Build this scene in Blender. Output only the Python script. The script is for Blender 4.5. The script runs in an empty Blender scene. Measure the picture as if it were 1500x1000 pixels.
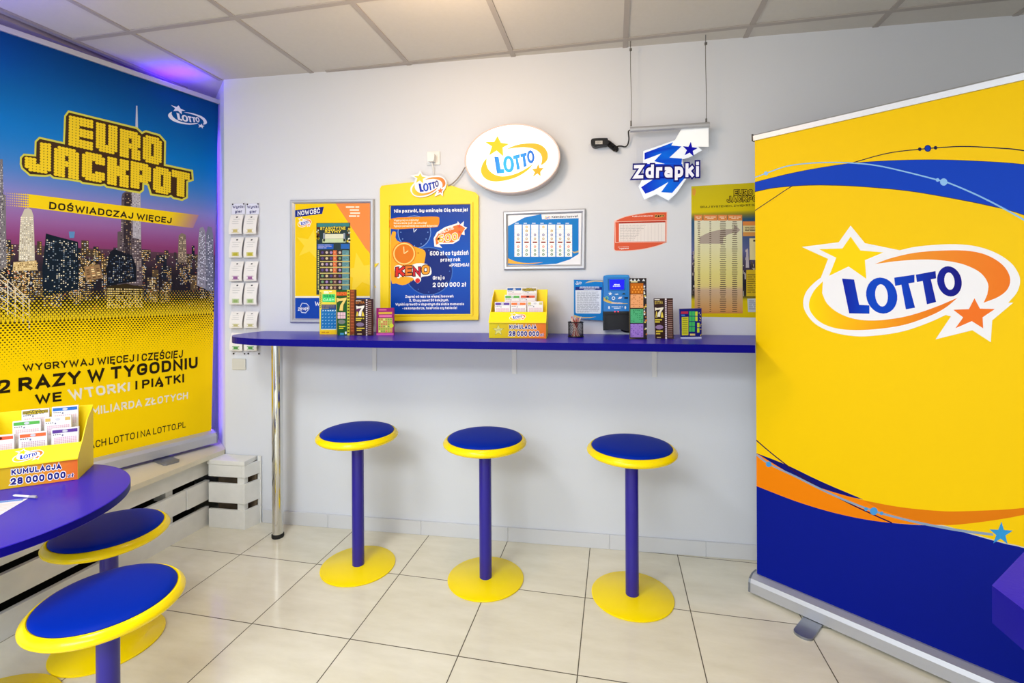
import bpy, bmesh, math, random
from mathutils import Vector, Matrix
from mathutils.geometry import tessellate_polygon

# ------------------------------------------------------------------ camera, world, lights
SC = bpy.context.scene
COL = SC.collection
CAM_H, F_PX, PP_Y, YAW, ROLL = 1.386, 713.5, 424.67, 0.1574, -0.0052
WALL_Y, CEIL_Z = 2.659, 2.677
cam = bpy.data.cameras.new('camera')
cam.sensor_width = 36.0
cam.lens = 36.0 * F_PX / 1500.0
cam.shift_y = -(500.0 - PP_Y) / 1500.0
cam.clip_start = 0.02
cam_ob = bpy.data.objects.new('camera', cam)
COL.objects.link(cam_ob)
cam_ob.matrix_world = (Matrix.Translation((0, 0, CAM_H)) @ Matrix.Rotation(YAW, 4, 'Z')
                       @ Matrix.Rotation(math.pi / 2, 4, 'X') @ Matrix.Rotation(ROLL, 4, 'Z'))
SC.camera = cam_ob

SC.view_settings.view_transform = 'Standard'
SC.view_settings.look = 'None'
SC.view_settings.gamma = 1.0
SC.view_settings.exposure = -0.06
SC.view_settings.use_curve_mapping = False

world = bpy.data.worlds.new('room_air')
SC.world = world
world.use_nodes = True
world.node_tree.nodes['Background'].inputs[0].default_value = (0.9, 0.93, 1.0, 1)
world.node_tree.nodes['Background'].inputs[1].default_value = 0.15


def area_light(name, loc, target, sx, sy, power, color):
    l = bpy.data.lights.new(name, 'AREA')
    l.shape = 'RECTANGLE'
    l.size, l.size_y, l.energy, l.color = sx, sy, power, color
    o = bpy.data.objects.new(name, l)
    COL.objects.link(o)
    o.location = loc
    o.rotation_euler = (Vector(target) - Vector(loc)).to_track_quat('-Z', 'Y').to_euler()
    return o


# fill light added behind the camera, lamps of the suspended ceiling, blue tube in the window niche, added blue glow on the ceiling
area_light('front_fill', (-1.6, -3.2, 1.5), (-0.5, 2.6, 1.1), 2.2, 1.4, 14, (0.88, 0.94, 1.0))  # unseen panel added as soft fill towards the counter wall
area_light('ceiling_lamp_rear_left', (-1.7, -1.9, 2.63), (-1.7, -1.9, 0), 1.2, 1.2, 88, (0.90, 0.955, 1.0))
area_light('ceiling_lamp_rear_right', (-0.6, -1.7, 2.63), (-0.6, -1.7, 0), 1.2, 1.2, 78, (0.90, 0.955, 1.0))
area_light('ceiling_lamp_near', (-1.35, 0.45, 2.63), (-1.35, 0.45, 0), 0.6, 0.6, 30, (0.92, 0.96, 1.0))
area_light('niche_tube_light', (-2.44, 2.81, 1.45), (-2.26, 2.70, 1.45), 0.04, 1.9, 3.5, (0.16, 0.06, 1.0))
area_light('ceiling_glow_fill', (-2.39, 2.52, 2.606), (-2.39, 2.519, 2.7), 0.24, 0.12, 1.5, (0.07, 0.0, 1.0))  # unseen blue lamp added in mid-air before the banner to tint the ceiling
area_light('niche_back_light', (-2.80, 1.6, 2.3), (-2.93, 1.6, 2.65), 0.06, 1.6, 3.0, (0.03, 0.0, 1.0))


def point_light(name, loc, power, color, radius):
    l = bpy.data.lights.new(name, 'POINT')
    l.energy, l.color, l.shadow_soft_size = power, color, radius
    o = bpy.data.objects.new(name, l)
    COL.objects.link(o)
    o.location = loc
    return o


point_light('warm_pendant_glow', (-0.55, 1.66, 2.38), 19.0, (1.0, 0.70, 0.42), 0.10)


# ------------------------------------------------------------------ colours and materials
def lin1(c):
    c = c / 255.0
    return c / 12.92 if c <= 0.04045 else ((c + 0.055) / 1.055) ** 2.4


def lin(c):
    return (lin1(c[0]), lin1(c[1]), lin1(c[2]), 1.0)


MATS = {}


def mat(name, rgb, rough=0.5, metal=0.0, spec=0.5, coat=0.0, emit=0.0, trans=0.0, ior=1.45, alpha=1.0, noise=0.0, nscale=8.0, bump=0.0):
    if name in MATS:
        return MATS[name]
    m = bpy.data.materials.new(name)
    m.use_nodes = True
    nt = m.node_tree
    b = nt.nodes['Principled BSDF']
    b.inputs['Base Color'].default_value = lin(rgb)
    b.inputs['Roughness'].default_value = rough
    b.inputs['Metallic'].default_value = metal
    b.inputs['Coat Weight'].default_value = coat
    b.inputs['Coat Roughness'].default_value = 0.08
    b.inputs['Specular IOR Level'].default_value = spec
    b.inputs['IOR'].default_value = ior
    b.inputs['Transmission Weight'].default_value = trans
    b.inputs['Alpha'].default_value = alpha
    if emit:
        b.inputs['Emission Color'].default_value = lin(rgb)
        b.inputs['Emission Strength'].default_value = emit
    if noise or bump:
        tc = nt.nodes.new('ShaderNodeTexCoord')
        nz = nt.nodes.new('ShaderNodeTexNoise')
        nz.inputs['Scale'].default_value = nscale
        nz.inputs['Detail'].default_value = 5
        nt.links.new(tc.outputs['Object'], nz.inputs['Vector'])
        if noise:
            mx = nt.nodes.new('ShaderNodeMix')
            mx.data_type = 'RGBA'
            mx.inputs[6].default_value = lin([max(0, c * (1 - noise)) for c in rgb])
            mx.inputs[7].default_value = lin([min(255, c * (1 + noise * 0.6)) for c in rgb])
            nt.links.new(nz.outputs['Fac'], mx.inputs[0])
            nt.links.new(mx.outputs[2], b.inputs['Base Color'])
        if bump:
            bp = nt.nodes.new('ShaderNodeBump')
            bp.inputs['Strength'].default_value = bump
            bp.inputs['Distance'].default_value = 0.004
            nt.links.new(nz.outputs['Fac'], bp.inputs['Height'])
            nt.links.new(bp.outputs['Normal'], b.inputs['Normal'])
    MATS[name] = m
    return m


def print_mat(name, rough=0.4, emit=0.0, coat=0.0, spec=0.2):
    """Printed surface: the inks come from the colour attribute of the artwork."""
    if name in MATS:
        return MATS[name]
    m = bpy.data.materials.new(name)
    m.use_nodes = True
    nt = m.node_tree
    b = nt.nodes['Principled BSDF']
    a = nt.nodes.new('ShaderNodeAttribute')
    a.attribute_name = 'ink'
    nt.links.new(a.outputs['Color'], b.inputs['Base Color'])
    b.inputs['Roughness'].default_value = rough
    b.inputs['Coat Weight'].default_value = coat
    b.inputs['Coat Roughness'].default_value = 0.15
    b.inputs['Specular IOR Level'].default_value = spec
    if emit:
        nt.links.new(a.outputs['Color'], b.inputs['Emission Color'])
        b.inputs['Emission Strength'].default_value = emit
    MATS[name] = m
    return m


M_WALL = mat('wall_paint', (220, 223, 230), 0.75, bump=0.08, nscale=120)
M_CEIL = mat('ceiling_board', (206, 202, 196), 0.9, noise=0.02, nscale=60)
M_TBAR = mat('ceiling_bar', (172, 165, 160), 0.55)
M_SKIRT = mat('skirting_tile', (214, 215, 218), 0.4)
M_WHITEWOOD = mat('white_painted_wood', (238, 238, 233), 0.55, noise=0.05, nscale=14, bump=0.25)
M_GAPSHADE = mat('gap_shade', (14, 13, 12), 0.9)  # near-black colour standing in for shade inside open gaps
M_RAWWOOD = mat('raw_wood', (120, 104, 84), 0.8, noise=0.2, nscale=30)
M_SILL = mat('cream_sill', (222, 214, 190), 0.4, noise=0.04, nscale=10)
M_VIOLET = mat('violet_laminate', (34, 8, 178), 0.30, spec=0.35, coat=0.0, bump=0.04, nscale=300)
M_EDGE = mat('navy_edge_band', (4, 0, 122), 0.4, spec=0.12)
M_YEL = mat('yellow_enamel', (255, 226, 0), 0.25, spec=0.3, coat=0.12)
M_SEAT = mat('blue_leatherette', (0, 40, 160), 0.5, spec=0.08, bump=0.10, nscale=400)
M_POLE = mat('indigo_enamel', (34, 22, 146), 0.3, coat=0.12)
M_CHROME = mat('chrome', (215, 215, 212), 0.09, 1.0)
M_ALU = mat('aluminium', (196, 198, 204), 0.42, 0.6)
M_ALUD = mat('brushed_steel', (150, 155, 165), 0.38, 0.9)
M_BLACK = mat('black_plastic', (16, 16, 20), 0.35)
M_RUBBER = mat('black_rubber', (18, 18, 18), 0.7)
M_WPLAST = mat('white_plastic', (232, 232, 230), 0.35)
M_CLEAR = mat('clear_acrylic', (250, 250, 255), 0.04, trans=1.0, ior=1.3, alpha=0.28)
M_CARDY = mat('yellow_card', (255, 226, 0), 0.45)
M_PAPER = mat('white_paper', (240, 238, 240), 0.7)
M_BLUEP = mat('blue_plastic', (0, 120, 205), 0.3, coat=0.3)
M_YBOARD = mat('yellow_board', (250, 218, 0), 0.4)
M_PRINT = print_mat('printed_paper', 0.45)
M_VINYL = print_mat('printed_vinyl', 0.42, spec=0.10)
M_GLOSSY = print_mat('printed_gloss', 0.3, coat=0.03, spec=0.15)
M_LIT = print_mat('lit_print', 0.4, emit=0.55)
M_SCREEN = print_mat('screen_glow', 0.3, emit=1.2)


def floor_mat():
    m = bpy.data.materials.new('floor_tiles')
    m.use_nodes = True
    nt = m.node_tree
    N, L = nt.nodes, nt.links
    b = N['Principled BSDF']
    tc = N.new('ShaderNodeTexCoord')
    mp = N.new('ShaderNodeMapping')
    mp.vector_type = 'POINT'
    L.new(tc.outputs['Object'], mp.inputs['Vector'])
    sep = N.new('ShaderNodeSeparateXYZ')
    L.new(mp.outputs[0], sep.inputs[0])

    def math_(op, a, v=None):
        n = N.new('ShaderNodeMath')
        n.operation = op
        L.new(a, n.inputs[0])
        if v is not None:
            if hasattr(v, 'links'):
                L.new(v, n.inputs[1])
            else:
                n.inputs[1].default_value = v
        return n.outputs[0]
    T, G = 0.45, 0.0042
    gs, ids = [], []
    for k in (0, 1):
        d = math_('DIVIDE', sep.outputs[k], T)
        fr = math_('FRACT', math_('ADD', d, 100.0))
        ids.append(math_('FLOOR', math_('ADD', d, 100.0)))
        e = math_('MINIMUM', fr, math_('SUBTRACT', math_('MULTIPLY', fr, 1.0), 0.0))
        inv = N.new('ShaderNodeMath')
        inv.operation = 'SUBTRACT'
        inv.inputs[0].default_value = 1.0
        L.new(fr, inv.inputs[1])
        e = math_('MINIMUM', fr, inv.outputs[0])
        gs.append(math_('LESS_THAN', e, G / T / 2))
    g = math_('MAXIMUM', gs[0], gs[1])
    cmb = N.new('ShaderNodeCombineXYZ')
    L.new(ids[0], cmb.inputs[0])
    L.new(ids[1], cmb.inputs[1])
    wn = N.new('ShaderNodeTexWhiteNoise')
    L.new(cmb.outputs[0], wn.inputs['Vector'])
    off = N.new('ShaderNodeVectorMath')
    off.operation = 'MULTIPLY_ADD'
    L.new(wn.outputs['Color'], off.inputs[0])
    off.inputs[1].default_value = (9, 9, 9)
    mp2 = N.new('ShaderNodeMapping')
    mp2.inputs['Scale'].default_value = (4.0, 13.0, 4.0)
    L.new(mp.outputs[0], mp2.inputs['Vector'])
    L.new(mp2.outputs[0], off.inputs[2])
    nz = N.new('ShaderNodeTexNoise')
    nz.inputs['Scale'].default_value = 1.0
    nz.inputs['Detail'].default_value = 8
    nz.inputs['Roughness'].default_value = 0.65
    L.new(off.outputs[0], nz.inputs['Vector'])
    cr = N.new('ShaderNodeValToRGB')
    cr.color_ramp.elements[0].position = 0.3
    cr.color_ramp.elements[0].color = lin((222, 216, 194))
    cr.color_ramp.elements[1].position = 0.72
    cr.color_ramp.elements[1].color = lin((236, 231, 212))
    L.new(nz.outputs['Fac'], cr.inputs['Fac'])
    mx = N.new('ShaderNodeMix')
    mx.data_type = 'RGBA'
    L.new(g, mx.inputs[0])
    L.new(cr.outputs[0], mx.inputs[6])
    mx.inputs[7].default_value = lin((92, 84, 66))
    L.new(mx.outputs[2], b.inputs['Base Color'])
    rr = N.new('ShaderNodeMix')
    rr.data_type = 'FLOAT'
    L.new(g, rr.inputs[0])
    rr.inputs[2].default_value = 0.16
    rr.inputs[3].default_value = 0.8
    L.new(rr.outputs[0], b.inputs['Roughness'])
    bp = N.new('ShaderNodeBump')
    bp.invert = True
    bp.inputs['Strength'].default_value = 0.4
    bp.inputs['Distance'].default_value = 0.002
    L.new(g, bp.inputs['Height'])
    L.new(bp.outputs[0], b.inputs['Normal'])
    return m


# ------------------------------------------------------------------ object helpers
def tag(o, label=None, cat=None, group=None, kind=None):
    if label: o['label'] = label
    if cat: o['category'] = cat
    if group: o['group'] = group
    if kind: o['kind'] = kind
    return o


def thing(name, label, cat, loc=(0, 0, 0), group=None):
    o = bpy.data.objects.new(name, None)
    COL.objects.link(o)
    o.empty_display_size = 0.05
    o.location = loc
    return tag(o, label, cat, group)


def total_loc(p):
    v = Vector((0, 0, 0))
    while p is not None:
        v += p.location
        p = p.parent
    return v


def link(name, me, m, parent=None, local=False, smooth=False):
    """Link a mesh as one object; meshes are in world metres unless local."""
    if m is not None and not me.materials:
        me.materials.append(m)
    if smooth:
        for p in me.polygons:
            p.use_smooth = True
    o = bpy.data.objects.new(name, me)
    COL.objects.link(o)
    if parent is not None:
        o.parent = parent
        if not local:
            w = total_loc(parent)
            me.transform(Matrix.Translation(-w))
    return o


def from_bm(name, bm, m, parent=None, local=False, smooth=False):
    bmesh.ops.recalc_face_normals(bm, faces=bm.faces[:])
    me = bpy.data.meshes.new(name)
    bm.to_mesh(me)
    bm.free()
    o = link(name, me, m, parent, local, smooth)
    if smooth:
        try:
            me.set_sharp_from_angle(angle=math.radians(38))
        except Exception:
            pass
    return o


def bm_box(bm, lo, hi, bevel=0.0, M=None):
    r = bmesh.ops.create_cube(bm, size=1.0)
    vs = r['verts']
    c = [(a + b) / 2 for a, b in zip(lo, hi)]
    s = [abs(b - a) for a, b in zip(lo, hi)]
    for v in vs:
        v.co = Vector((c[0] + v.co.x * s[0], c[1] + v.co.y * s[1], c[2] + v.co.z * s[2]))
    if bevel:
        es = list({e for v in vs for e in v.link_edges})
        r2 = bmesh.ops.bevel(bm, geom=es, offset=bevel, segments=2, affect='EDGES', profile=0.5)
        vs = list({v for f in r2['faces'] for v in f.verts} | {v for v in vs if v.is_valid})
        # gather all connected
        seen, stack = set(vs), list(vs)
        while stack:
            v = stack.pop()
            for e in v.link_edges:
                w = e.other_vert(v)
                if w not in seen:
                    seen.add(w)
                    stack.append(w)
        vs = list(seen)
    if M is not None:
        for v in vs:
            v.co = M @ v.co
    return vs


def box(name, lo, hi, m, parent=None, bevel=0.002, M=None, local=False):
    bm = bmesh.new()
    bm_box(bm, lo, hi, bevel, M)
    return from_bm(name, bm, m, parent, local)


def bm_lathe(bm, prof, n=48, c=(0, 0, 0), axis='Z'):
    rings = []
    for r, z in prof:
        if r <= 1e-6:
            rings.append([bm.verts.new((c[0], c[1], c[2] + z))])
        else:
            rings.append([bm.verts.new((c[0] + r * math.cos(2 * math.pi * k / n), c[1] + r * math.sin(2 * math.pi * k / n), c[2] + z)) for k in range(n)])
    for a, b in zip(rings, rings[1:]):
        for k in range(n):
            k2 = (k + 1) % n
            if len(a) == 1 and len(b) == 1:
                continue
            if len(a) == 1:
                bm.faces.new((a[0], b[k], b[k2]))
            elif len(b) == 1:
                bm.faces.new((a[k], a[k2], b[0]))
            else:
                bm.faces.new((a[k], a[k2], b[k2], b[k]))
    return bm


def lathe(name, prof, m, parent=None, n=48, c=(0, 0, 0), local=False):
    bm = bmesh.new()
    bm_lathe(bm, prof, n, c)
    return from_bm(name, bm, m, parent, local, smooth=True)


def bm_prism(bm, pts, h0, h1, axis=None):
    """Extrude 2D points between heights; axis = (origin, ex, ey, n) or None for z."""
    if axis is None:
        O, ex, ey, n = Vector((0, 0, 0)), Vector((1, 0, 0)), Vector((0, 1, 0)), Vector((0, 0, 1))
    else:
        O, ex, ey, n = axis
    lo = [bm.verts.new(O + ex * p[0] + ey * p[1] + n * h0) for p in pts]
    hi = [bm.verts.new(O + ex * p[0] + ey * p[1] + n * h1) for p in pts]
    k = len(pts)
    for i in range(k):
        j = (i + 1) % k
        bm.faces.new((lo[i], lo[j], hi[j], hi[i]))
    tris = tessellate_polygon([[Vector((p[0], p[1], 0)) for p in pts]])
    for t in tris:
        try:
            bm.faces.new([hi[i] for i in t])
            bm.faces.new([lo[i] for i in reversed(t)])
        except ValueError:
            pass
    return bm


def prism(name, pts, h0, h1, m, parent=None, axis=None, local=False, smooth=False):
    bm = bmesh.new()
    bm_prism(bm, pts, h0, h1, axis)
    return from_bm(name, bm, m, parent, local, smooth)


def bm_tube(bm, pts, r, n=10, caps=True):
    pts = [Vector(p) for p in pts]
    rings = []
    up = None
    for i, p in enumerate(pts):
        a = pts[max(i - 1, 0)]
        b = pts[min(i + 1, len(pts) - 1)]
        t = (b - a).normalized()
        if up is None:
            up = t.orthogonal().normalized()
        up = (up - t * up.dot(t))
        if up.length < 1e-5:
            up = t.orthogonal()
        up.normalize()
        s = t.cross(up)
        rr = r[i] if isinstance(r, (list, tuple)) else r
        rings.append([bm.verts.new(p + (up * math.cos(2 * math.pi * k / n) + s * math.sin(2 * math.pi * k / n)) * rr) for k in range(n)])
    for a, b in zip(rings, rings[1:]):
        for k in range(n):
            bm.faces.new((a[k], a[(k + 1) % n], b[(k + 1) % n], b[k]))
    if caps:
        bm.faces.new(rings[0][::-1])
        bm.faces.new(rings[-1])
    return bm


def tube(name, pts, r, m, parent=None, n=10, local=False):
    bm = bmesh.new()
    bm_tube(bm, pts, r, n)
    return from_bm(name, bm, m, parent, local, smooth=True)


def spline(pts, k=6, closed=False):
    """Catmull-Rom through 2D or 3D points."""
    P = [Vector(p) for p in pts]
    n = len(P)
    out = []
    rng = range(n) if closed else range(n - 1)
    for i in rng:
        p1, p2 = P[i], P[(i + 1) % n]
        p0 = P[(i - 1) % n] if closed or i > 0 else p1 + (p1 - p2)
        p3 = P[(i + 2) % n] if closed or i + 2 < n else p2 + (p2 - p1)
        for j in range(k):
            t = j / k
            out.append(0.5 * ((2 * p1) + (p2 - p0) * t + (2 * p0 - 5 * p1 + 4 * p2 - p3) * t * t + (3 * p1 - p0 - 3 * p2 + p3) * t ** 3))
    if not closed:
        out.append(P[-1])
    return [tuple(v) for v in out]


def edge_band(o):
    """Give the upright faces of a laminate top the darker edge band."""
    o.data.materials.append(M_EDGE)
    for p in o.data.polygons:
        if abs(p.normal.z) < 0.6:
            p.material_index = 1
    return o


def copy_tree(o, parent=None):
    c = o.copy()
    COL.objects.link(c)
    if parent is not None:
        c.parent = parent
    for ch in list(o.children):
        copy_tree(ch, c)
    return c


# ------------------------------------------------------------------ measuring from the photograph
CY, SY = math.cos(YAW), math.sin(YAW)
CRO, SRO = math.cos(ROLL), math.sin(ROLL)
CAM = Vector((0, 0, CAM_H))


def ray(x, y):
    a, b = x - 750.0, y - PP_Y
    u, v = (CRO * a + SRO * b) / F_PX, (-SRO * a + CRO * b) / F_PX
    return Vector((u * CY - SY, u * SY + CY, -v))


def onz(x, y, z):
    d = ray(x, y)
    return CAM + d * ((z - CAM_H) / d.z)


def W(x, y, off=0.0):
    d = ray(x, y)
    return CAM + d * ((WALL_Y - off) / d.y)


# ------------------------------------------------------------------ artwork printed on a flat surface
# lettering: a plain sans-serif drawn as strokes; each glyph is a width and pen paths (u, v[, corner radius])
R3 = 0.30
GL = {
    'A': (.72, [[(0, 0), (.5, 1), (1, 0)], [(.2, .28), (.8, .28)]]),
    'B': (.62, [[(0, 0), (0, 1), (.93, 1, .2), (.93, .53, .2), (0, .53)], [(0, .53), (1, .53, .24), (1, 0, .24), (0, 0)]]),
    'C': (.62, [[(1, .74), (1, 1, R3), (0, 1, R3), (0, 0, R3), (1, 0, R3), (1, .26)]]),
    'D': (.64, [[(0, 0), (0, 1), (1, 1, .34), (1, 0, .34), (0, 0)]]),
    'E': (.54, [[(1, 1), (0, 1), (0, 0), (1, 0)], [(0, .52), (.88, .52)]]),
    'F': (.52, [[(1, 1), (0, 1), (0, 0)], [(0, .5), (.85, .5)]]),
    'G': (.64, [[(1, .76), (1, 1, R3), (0, 1, R3), (0, 0, R3), (1, 0, R3), (1, .46), (.56, .46)]]),
    'H': (.64, [[(0, 0), (0, 1)], [(1, 0), (1, 1)], [(0, .52), (1, .52)]]),
    'I': (.0, [[(0, 0), (0, 1)]]),
    'J': (.50, [[(1, 1), (1, 0, R3), (0, 0, R3), (0, .24)]]),
    'K': (.62, [[(0, 0), (0, 1)], [(.95, 1), (.12, .44)], [(.36, .60), (1, 0)]]),
    'L': (.50, [[(0, 1), (0, 0), (1, 0)]]),
    'M': (.80, [[(0, 0), (0, 1), (.5, .30), (1, 1), (1, 0)]]),
    'N': (.66, [[(0, 0), (0, 1), (1, 0), (1, 1)]]),
    'O': (.66, [[(.5, 1), (0, 1, R3), (0, 0, R3), (1, 0, R3), (1, 1, R3), (.5, 1)]]),
    'P': (.60, [[(0, 0), (0, 1), (1, 1, .26), (1, .44, .26), (0, .44)]]),
    'R': (.62, [[(0, 0), (0, 1), (.96, 1, .26), (.96, .46, .26), (0, .46)], [(.46, .46), (1, 0)]]),
    'S': (.58, [[(1, .76), (1, 1, .24), (0, 1, .24), (0, .53, .24), (1, .50, .24), (1, 0, .24), (0, 0, .24), (0, .24)]]),
    'T': (.60, [[(0, 1), (1, 1)], [(.5, 1), (.5, 0)]]),
    'U': (.64, [[(0, 1), (0, 0, R3), (1, 0, R3), (1, 1)]]),
    'V': (.68, [[(0, 1), (.5, 0), (1, 1)]]),
    'W': (1.02, [[(0, 1), (.25, 0), (.5, .82), (.75, 0), (1, 1)]]),
    'X': (.64, [[(0, 0), (1, 1)], [(0, 1), (1, 0)]]),
    'Y': (.66, [[(0, 1), (.5, .44), (1, 1)], [(.5, .44), (.5, 0)]]),
    'Z': (.58, [[(0, 1), (1, 1), (0, 0), (1, 0)]]),
    '0': (.58, [[(.5, 1), (0, 1, R3), (0, 0, R3), (1, 0, R3), (1, 1, R3), (.5, 1)]]),
    '1': (.30, [[(0, .80), (.8, 1), (.8, 0)]]),
    '2': (.56, [[(0, .74), (0, 1, R3), (1, 1, R3), (1, .52, .22), (0, 0), (1, 0)]]),
    '3': (.56, [[(0, 1), (1, 1, R3), (1, .53, .2), (.35, .53)], [(.35, .53), (1, .53, .24), (1, 0, .24), (0, 0)]]),
    '4': (.62, [[(.6, 1), (0, .26), (1, .26)], [(.74, .55), (.74, 0)]]),
    '5': (.56, [[(.95, 1), (0, 1), (0, .56), (1, .56, R3), (1, 0, R3), (0, 0)]]),
    '6': (.58, [[(.92, 1), (0, 1, R3), (0, 0, R3), (1, 0, R3), (1, .56, R3), (0, .56)]]),
    '7': (.56, [[(0, 1), (1, 1), (.35, 0)]]),
    '8': (.58, [[(.5, 1), (.04, 1, .22), (.04, .53, .22), (.96, .53, .22), (.96, 1, .22), (.5, 1)], [(.5, .53), (0, .53, .24), (0, 0, .24), (1, 0, .24), (1, .53, .24), (.5, .53)]]),
    '9': (.58, [[(.08, 0), (1, 0, R3), (1, 1, R3), (0, 1, R3), (0, .44, R3), (1, .44)]]),
    'a': (.44, [[(.05, .72), (1, .72, .2), (1, 0)], [(1, .42), (0, .42, .18), (0, 0, .18), (1, 0)]]),
    'b': (.46, [[(0, 1), (0, 0)], [(0, .72), (1, .72, .24), (1, 0, .24), (0, 0)]]),
    'c': (.42, [[(1, .54), (1, .72, .22), (0, .72, .22), (0, 0, .22), (1, 0, .22), (1, .18)]]),
    'd': (.46, [[(1, 1), (1, 0)], [(1, .72), (0, .72, .24), (0, 0, .24), (1, 0)]]),
    'e': (.46, [[(0, .36), (1, .36), (1, .72, .22), (0, .72, .22), (0, 0, .22), (.95, 0)]]),
    'g': (.46, [[(1, .72), (1, -.28, .22), (.05, -.28)], [(1, .72), (0, .72, .24), (0, 0, .24), (1, 0)]]),
    'h': (.46, [[(0, 1), (0, 0)], [(0, .72), (1, .72, .22), (1, 0)]]),
    'i': (.0, [[(0, 0), (0, .70)], [(0, 1.12), (0, 1.14)]]),
    'j': (.16, [[(1, .72), (1, -.28, .1), (0, -.28)], [(1, 1.12), (1, 1.14)]]),
    'k': (.44, [[(0, 0), (0, 1)], [(.95, .72), (.1, .30)], [(.36, .44), (1, 0)]]),
    'l': (.0, [[(0, 0), (0, 1)]]),
    'm': (.78, [[(0, 0), (0, .72)], [(0, .72), (.5, .72, .18), (.5, 0)], [(.5, .72), (1, .72, .18), (1, 0)]]),
    'n': (.46, [[(0, 0), (0, .72)], [(0, .72), (1, .72, .22), (1, 0)]]),
    'o': (.46, [[(.5, .72), (0, .72, .24), (0, 0, .24), (1, 0, .24), (1, .72, .24), (.5, .72)]]),
    'p': (.46, [[(0, .72), (0, -.28)], [(0, .72), (1, .72, .24), (1, 0, .24), (0, 0)]]),
    'r': (.28, [[(0, 0), (0, .72)], [(0, .72), (1, .72)]]),
    's': (.40, [[(.95, .72), (0, .72, .17), (0, .37, .17), (1, .36, .17), (1, 0, .17), (.05, 0)]]),
    't': (.30, [[(.25, 1), (.25, 0, .12), (1, 0)], [(-.15, .72), (1, .72)]]),
    'u': (.46, [[(0, .72), (0, 0, .22), (1, 0, .22), (1, .72)]]),
    'v': (.46, [[(0, .72), (.5, 0), (1, .72)]]),
    'w': (.72, [[(0, .72), (.25, 0), (.5, .6), (.75, 0), (1, .72)]]),
    'y': (.46, [[(0, .72), (0, 0, .22), (1, 0)], [(1, .72), (1, -.28, .22), (.1, -.28)]]),
    'z': (.40, [[(0, .72), (1, .72), (0, 0), (1, 0)]]),
    '.': (.0, [[(0, 0), (0, .02)]]), ',': (.06, [[(1, .04), (0, -.14)]]), ':': (.0, [[(0, .04), (0, .06)], [(0, .6), (0, .62)]]),
    '!': (.0, [[(0, .34), (0, 1)], [(0, 0), (0, .02)]]), '-': (.28, [[(0, .36), (1, .36)]]), '+': (.42, [[(0, .40), (1, .40)], [(.5, .68), (.5, .12)]]),
}
for _c, _b, _k in (('Ś', 'S', 1), ('Ć', 'C', 1), ('Ó', 'O', 1), ('Ż', 'Z', 2), ('ś', 's', 0), ('ć', 'c', 0), ('ó', 'o', 0), ('ń', 'n', 0)):
    w_, p_ = GL[_b]
    v_ = 1.16 if _k else 0.90
    GL[_c] = (w_, p_ + [[(.42, v_ + .04), (.62, v_ + .18)] if _k < 2 else [(.5, v_ + .08), (.5, v_ + .10)]])
for _c, _b in (('Ą', 'A'), ('Ę', 'E'), ('ą', 'a'), ('ę', 'e')):
    w_, p_ = GL[_b]
    GL[_c] = (w_, p_ + [[(.86, .02), (.70, -.17), (.98, -.22)]])
GL['Ł'] = (GL['L'][0], GL['L'][1] + [[(-.28, .36), (.55, .66)]])
GL['ł'] = (.10, [[(.5, 0), (.5, 1)], [(-.6, .36), (1.6, .64)]])


def _round(pts):
    out = []
    n = len(pts)
    for i, p in enumerate(pts):
        if len(p) < 3 or i in (0, n - 1):
            out.append(Vector(p[:2]))
            continue
        b, a, c = Vector(p[:2]), Vector(pts[i - 1][:2]), Vector(pts[i + 1][:2])
        k = 0.98 if True else 1
        ra = min(p[2], (a - b).length * (0.5 if len(pts[i - 1]) > 2 else k))
        rc = min(p[2], (c - b).length * (0.5 if len(pts[i + 1]) > 2 else k))
        s0, s1 = b + (a - b).normalized() * ra, b + (c - b).normalized() * rc
        for q in range(5):
            t = q / 4
            out.append(s0 * (1 - t) ** 2 + b * 2 * t * (1 - t) + s1 * t * t)
    res = [out[0]]
    for p in out[1:]:
        if (p - res[-1]).length > 1e-5:
            res.append(p)
    return res


_glyphs = {}


def glyph_strokes(text, w, ws):
    """Quads (with a sub-level each) of the text set in a pen w wide, inked ws wide; capital height 1."""
    key = (text, round(w, 4), round(ws, 4))
    if key in _glyphs:
        return _glyphs[key]
    x, quads = 0.0, []
    gap = 0.13 + w * 0.25
    for ch in text:
        if ch == ' ':
            x += 0.30
            continue
        W_, paths = GL.get(ch) or GL.get(ch.upper()) or GL['O']
        for si, path in enumerate(paths):
            P = _round([(x + w / 2 + p[0] * W_, w / 2 + p[1] * (1 - w)) + tuple(p[2:3]) for p in path])
            closed = (P[0] - P[-1]).length < 1e-4
            if closed:
                P.pop()
            else:
                P[0] = P[0] + (P[0] - P[1]).normalized() * ws / 2
                P[-1] = P[-1] + (P[-1] - P[-2]).normalized() * ws / 2
            n = len(P)
            Lf, Rt = [], []
            for i in range(n):
                a = P[i - 1] if (closed or i > 0) else None
                c = P[(i + 1) % n] if (closed or i < n - 1) else None
                t1 = (P[i] - a).normalized() if a is not None else (c - P[i]).normalized()
                t2 = (c - P[i]).normalized() if c is not None else t1
                t = t1 + t2
                t = t.normalized() if t.length > 1e-6 else t1
                nn = Vector((-t.y, t.x))
                k = min(2.2, 1.0 / max(0.2, nn.dot(Vector((-t1.y, t1.x)))))
                Lf.append(P[i] + nn * k * ws / 2)
                Rt.append(P[i] - nn * k * ws / 2)
            for i in range(n if closed else n - 1):
                j = (i + 1) % n
                quads.append(([tuple(Lf[i]), tuple(Lf[j]), tuple(Rt[j]), tuple(Rt[i])], si))
        x += W_ + w + gap
    _glyphs[key] = (quads, x - gap)
    return _glyphs[key]


def mixc(a, b, t):
    t = max(0.0, min(1.0, t))
    return tuple(x + (y - x) * t for x, y in zip(a, b))


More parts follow.
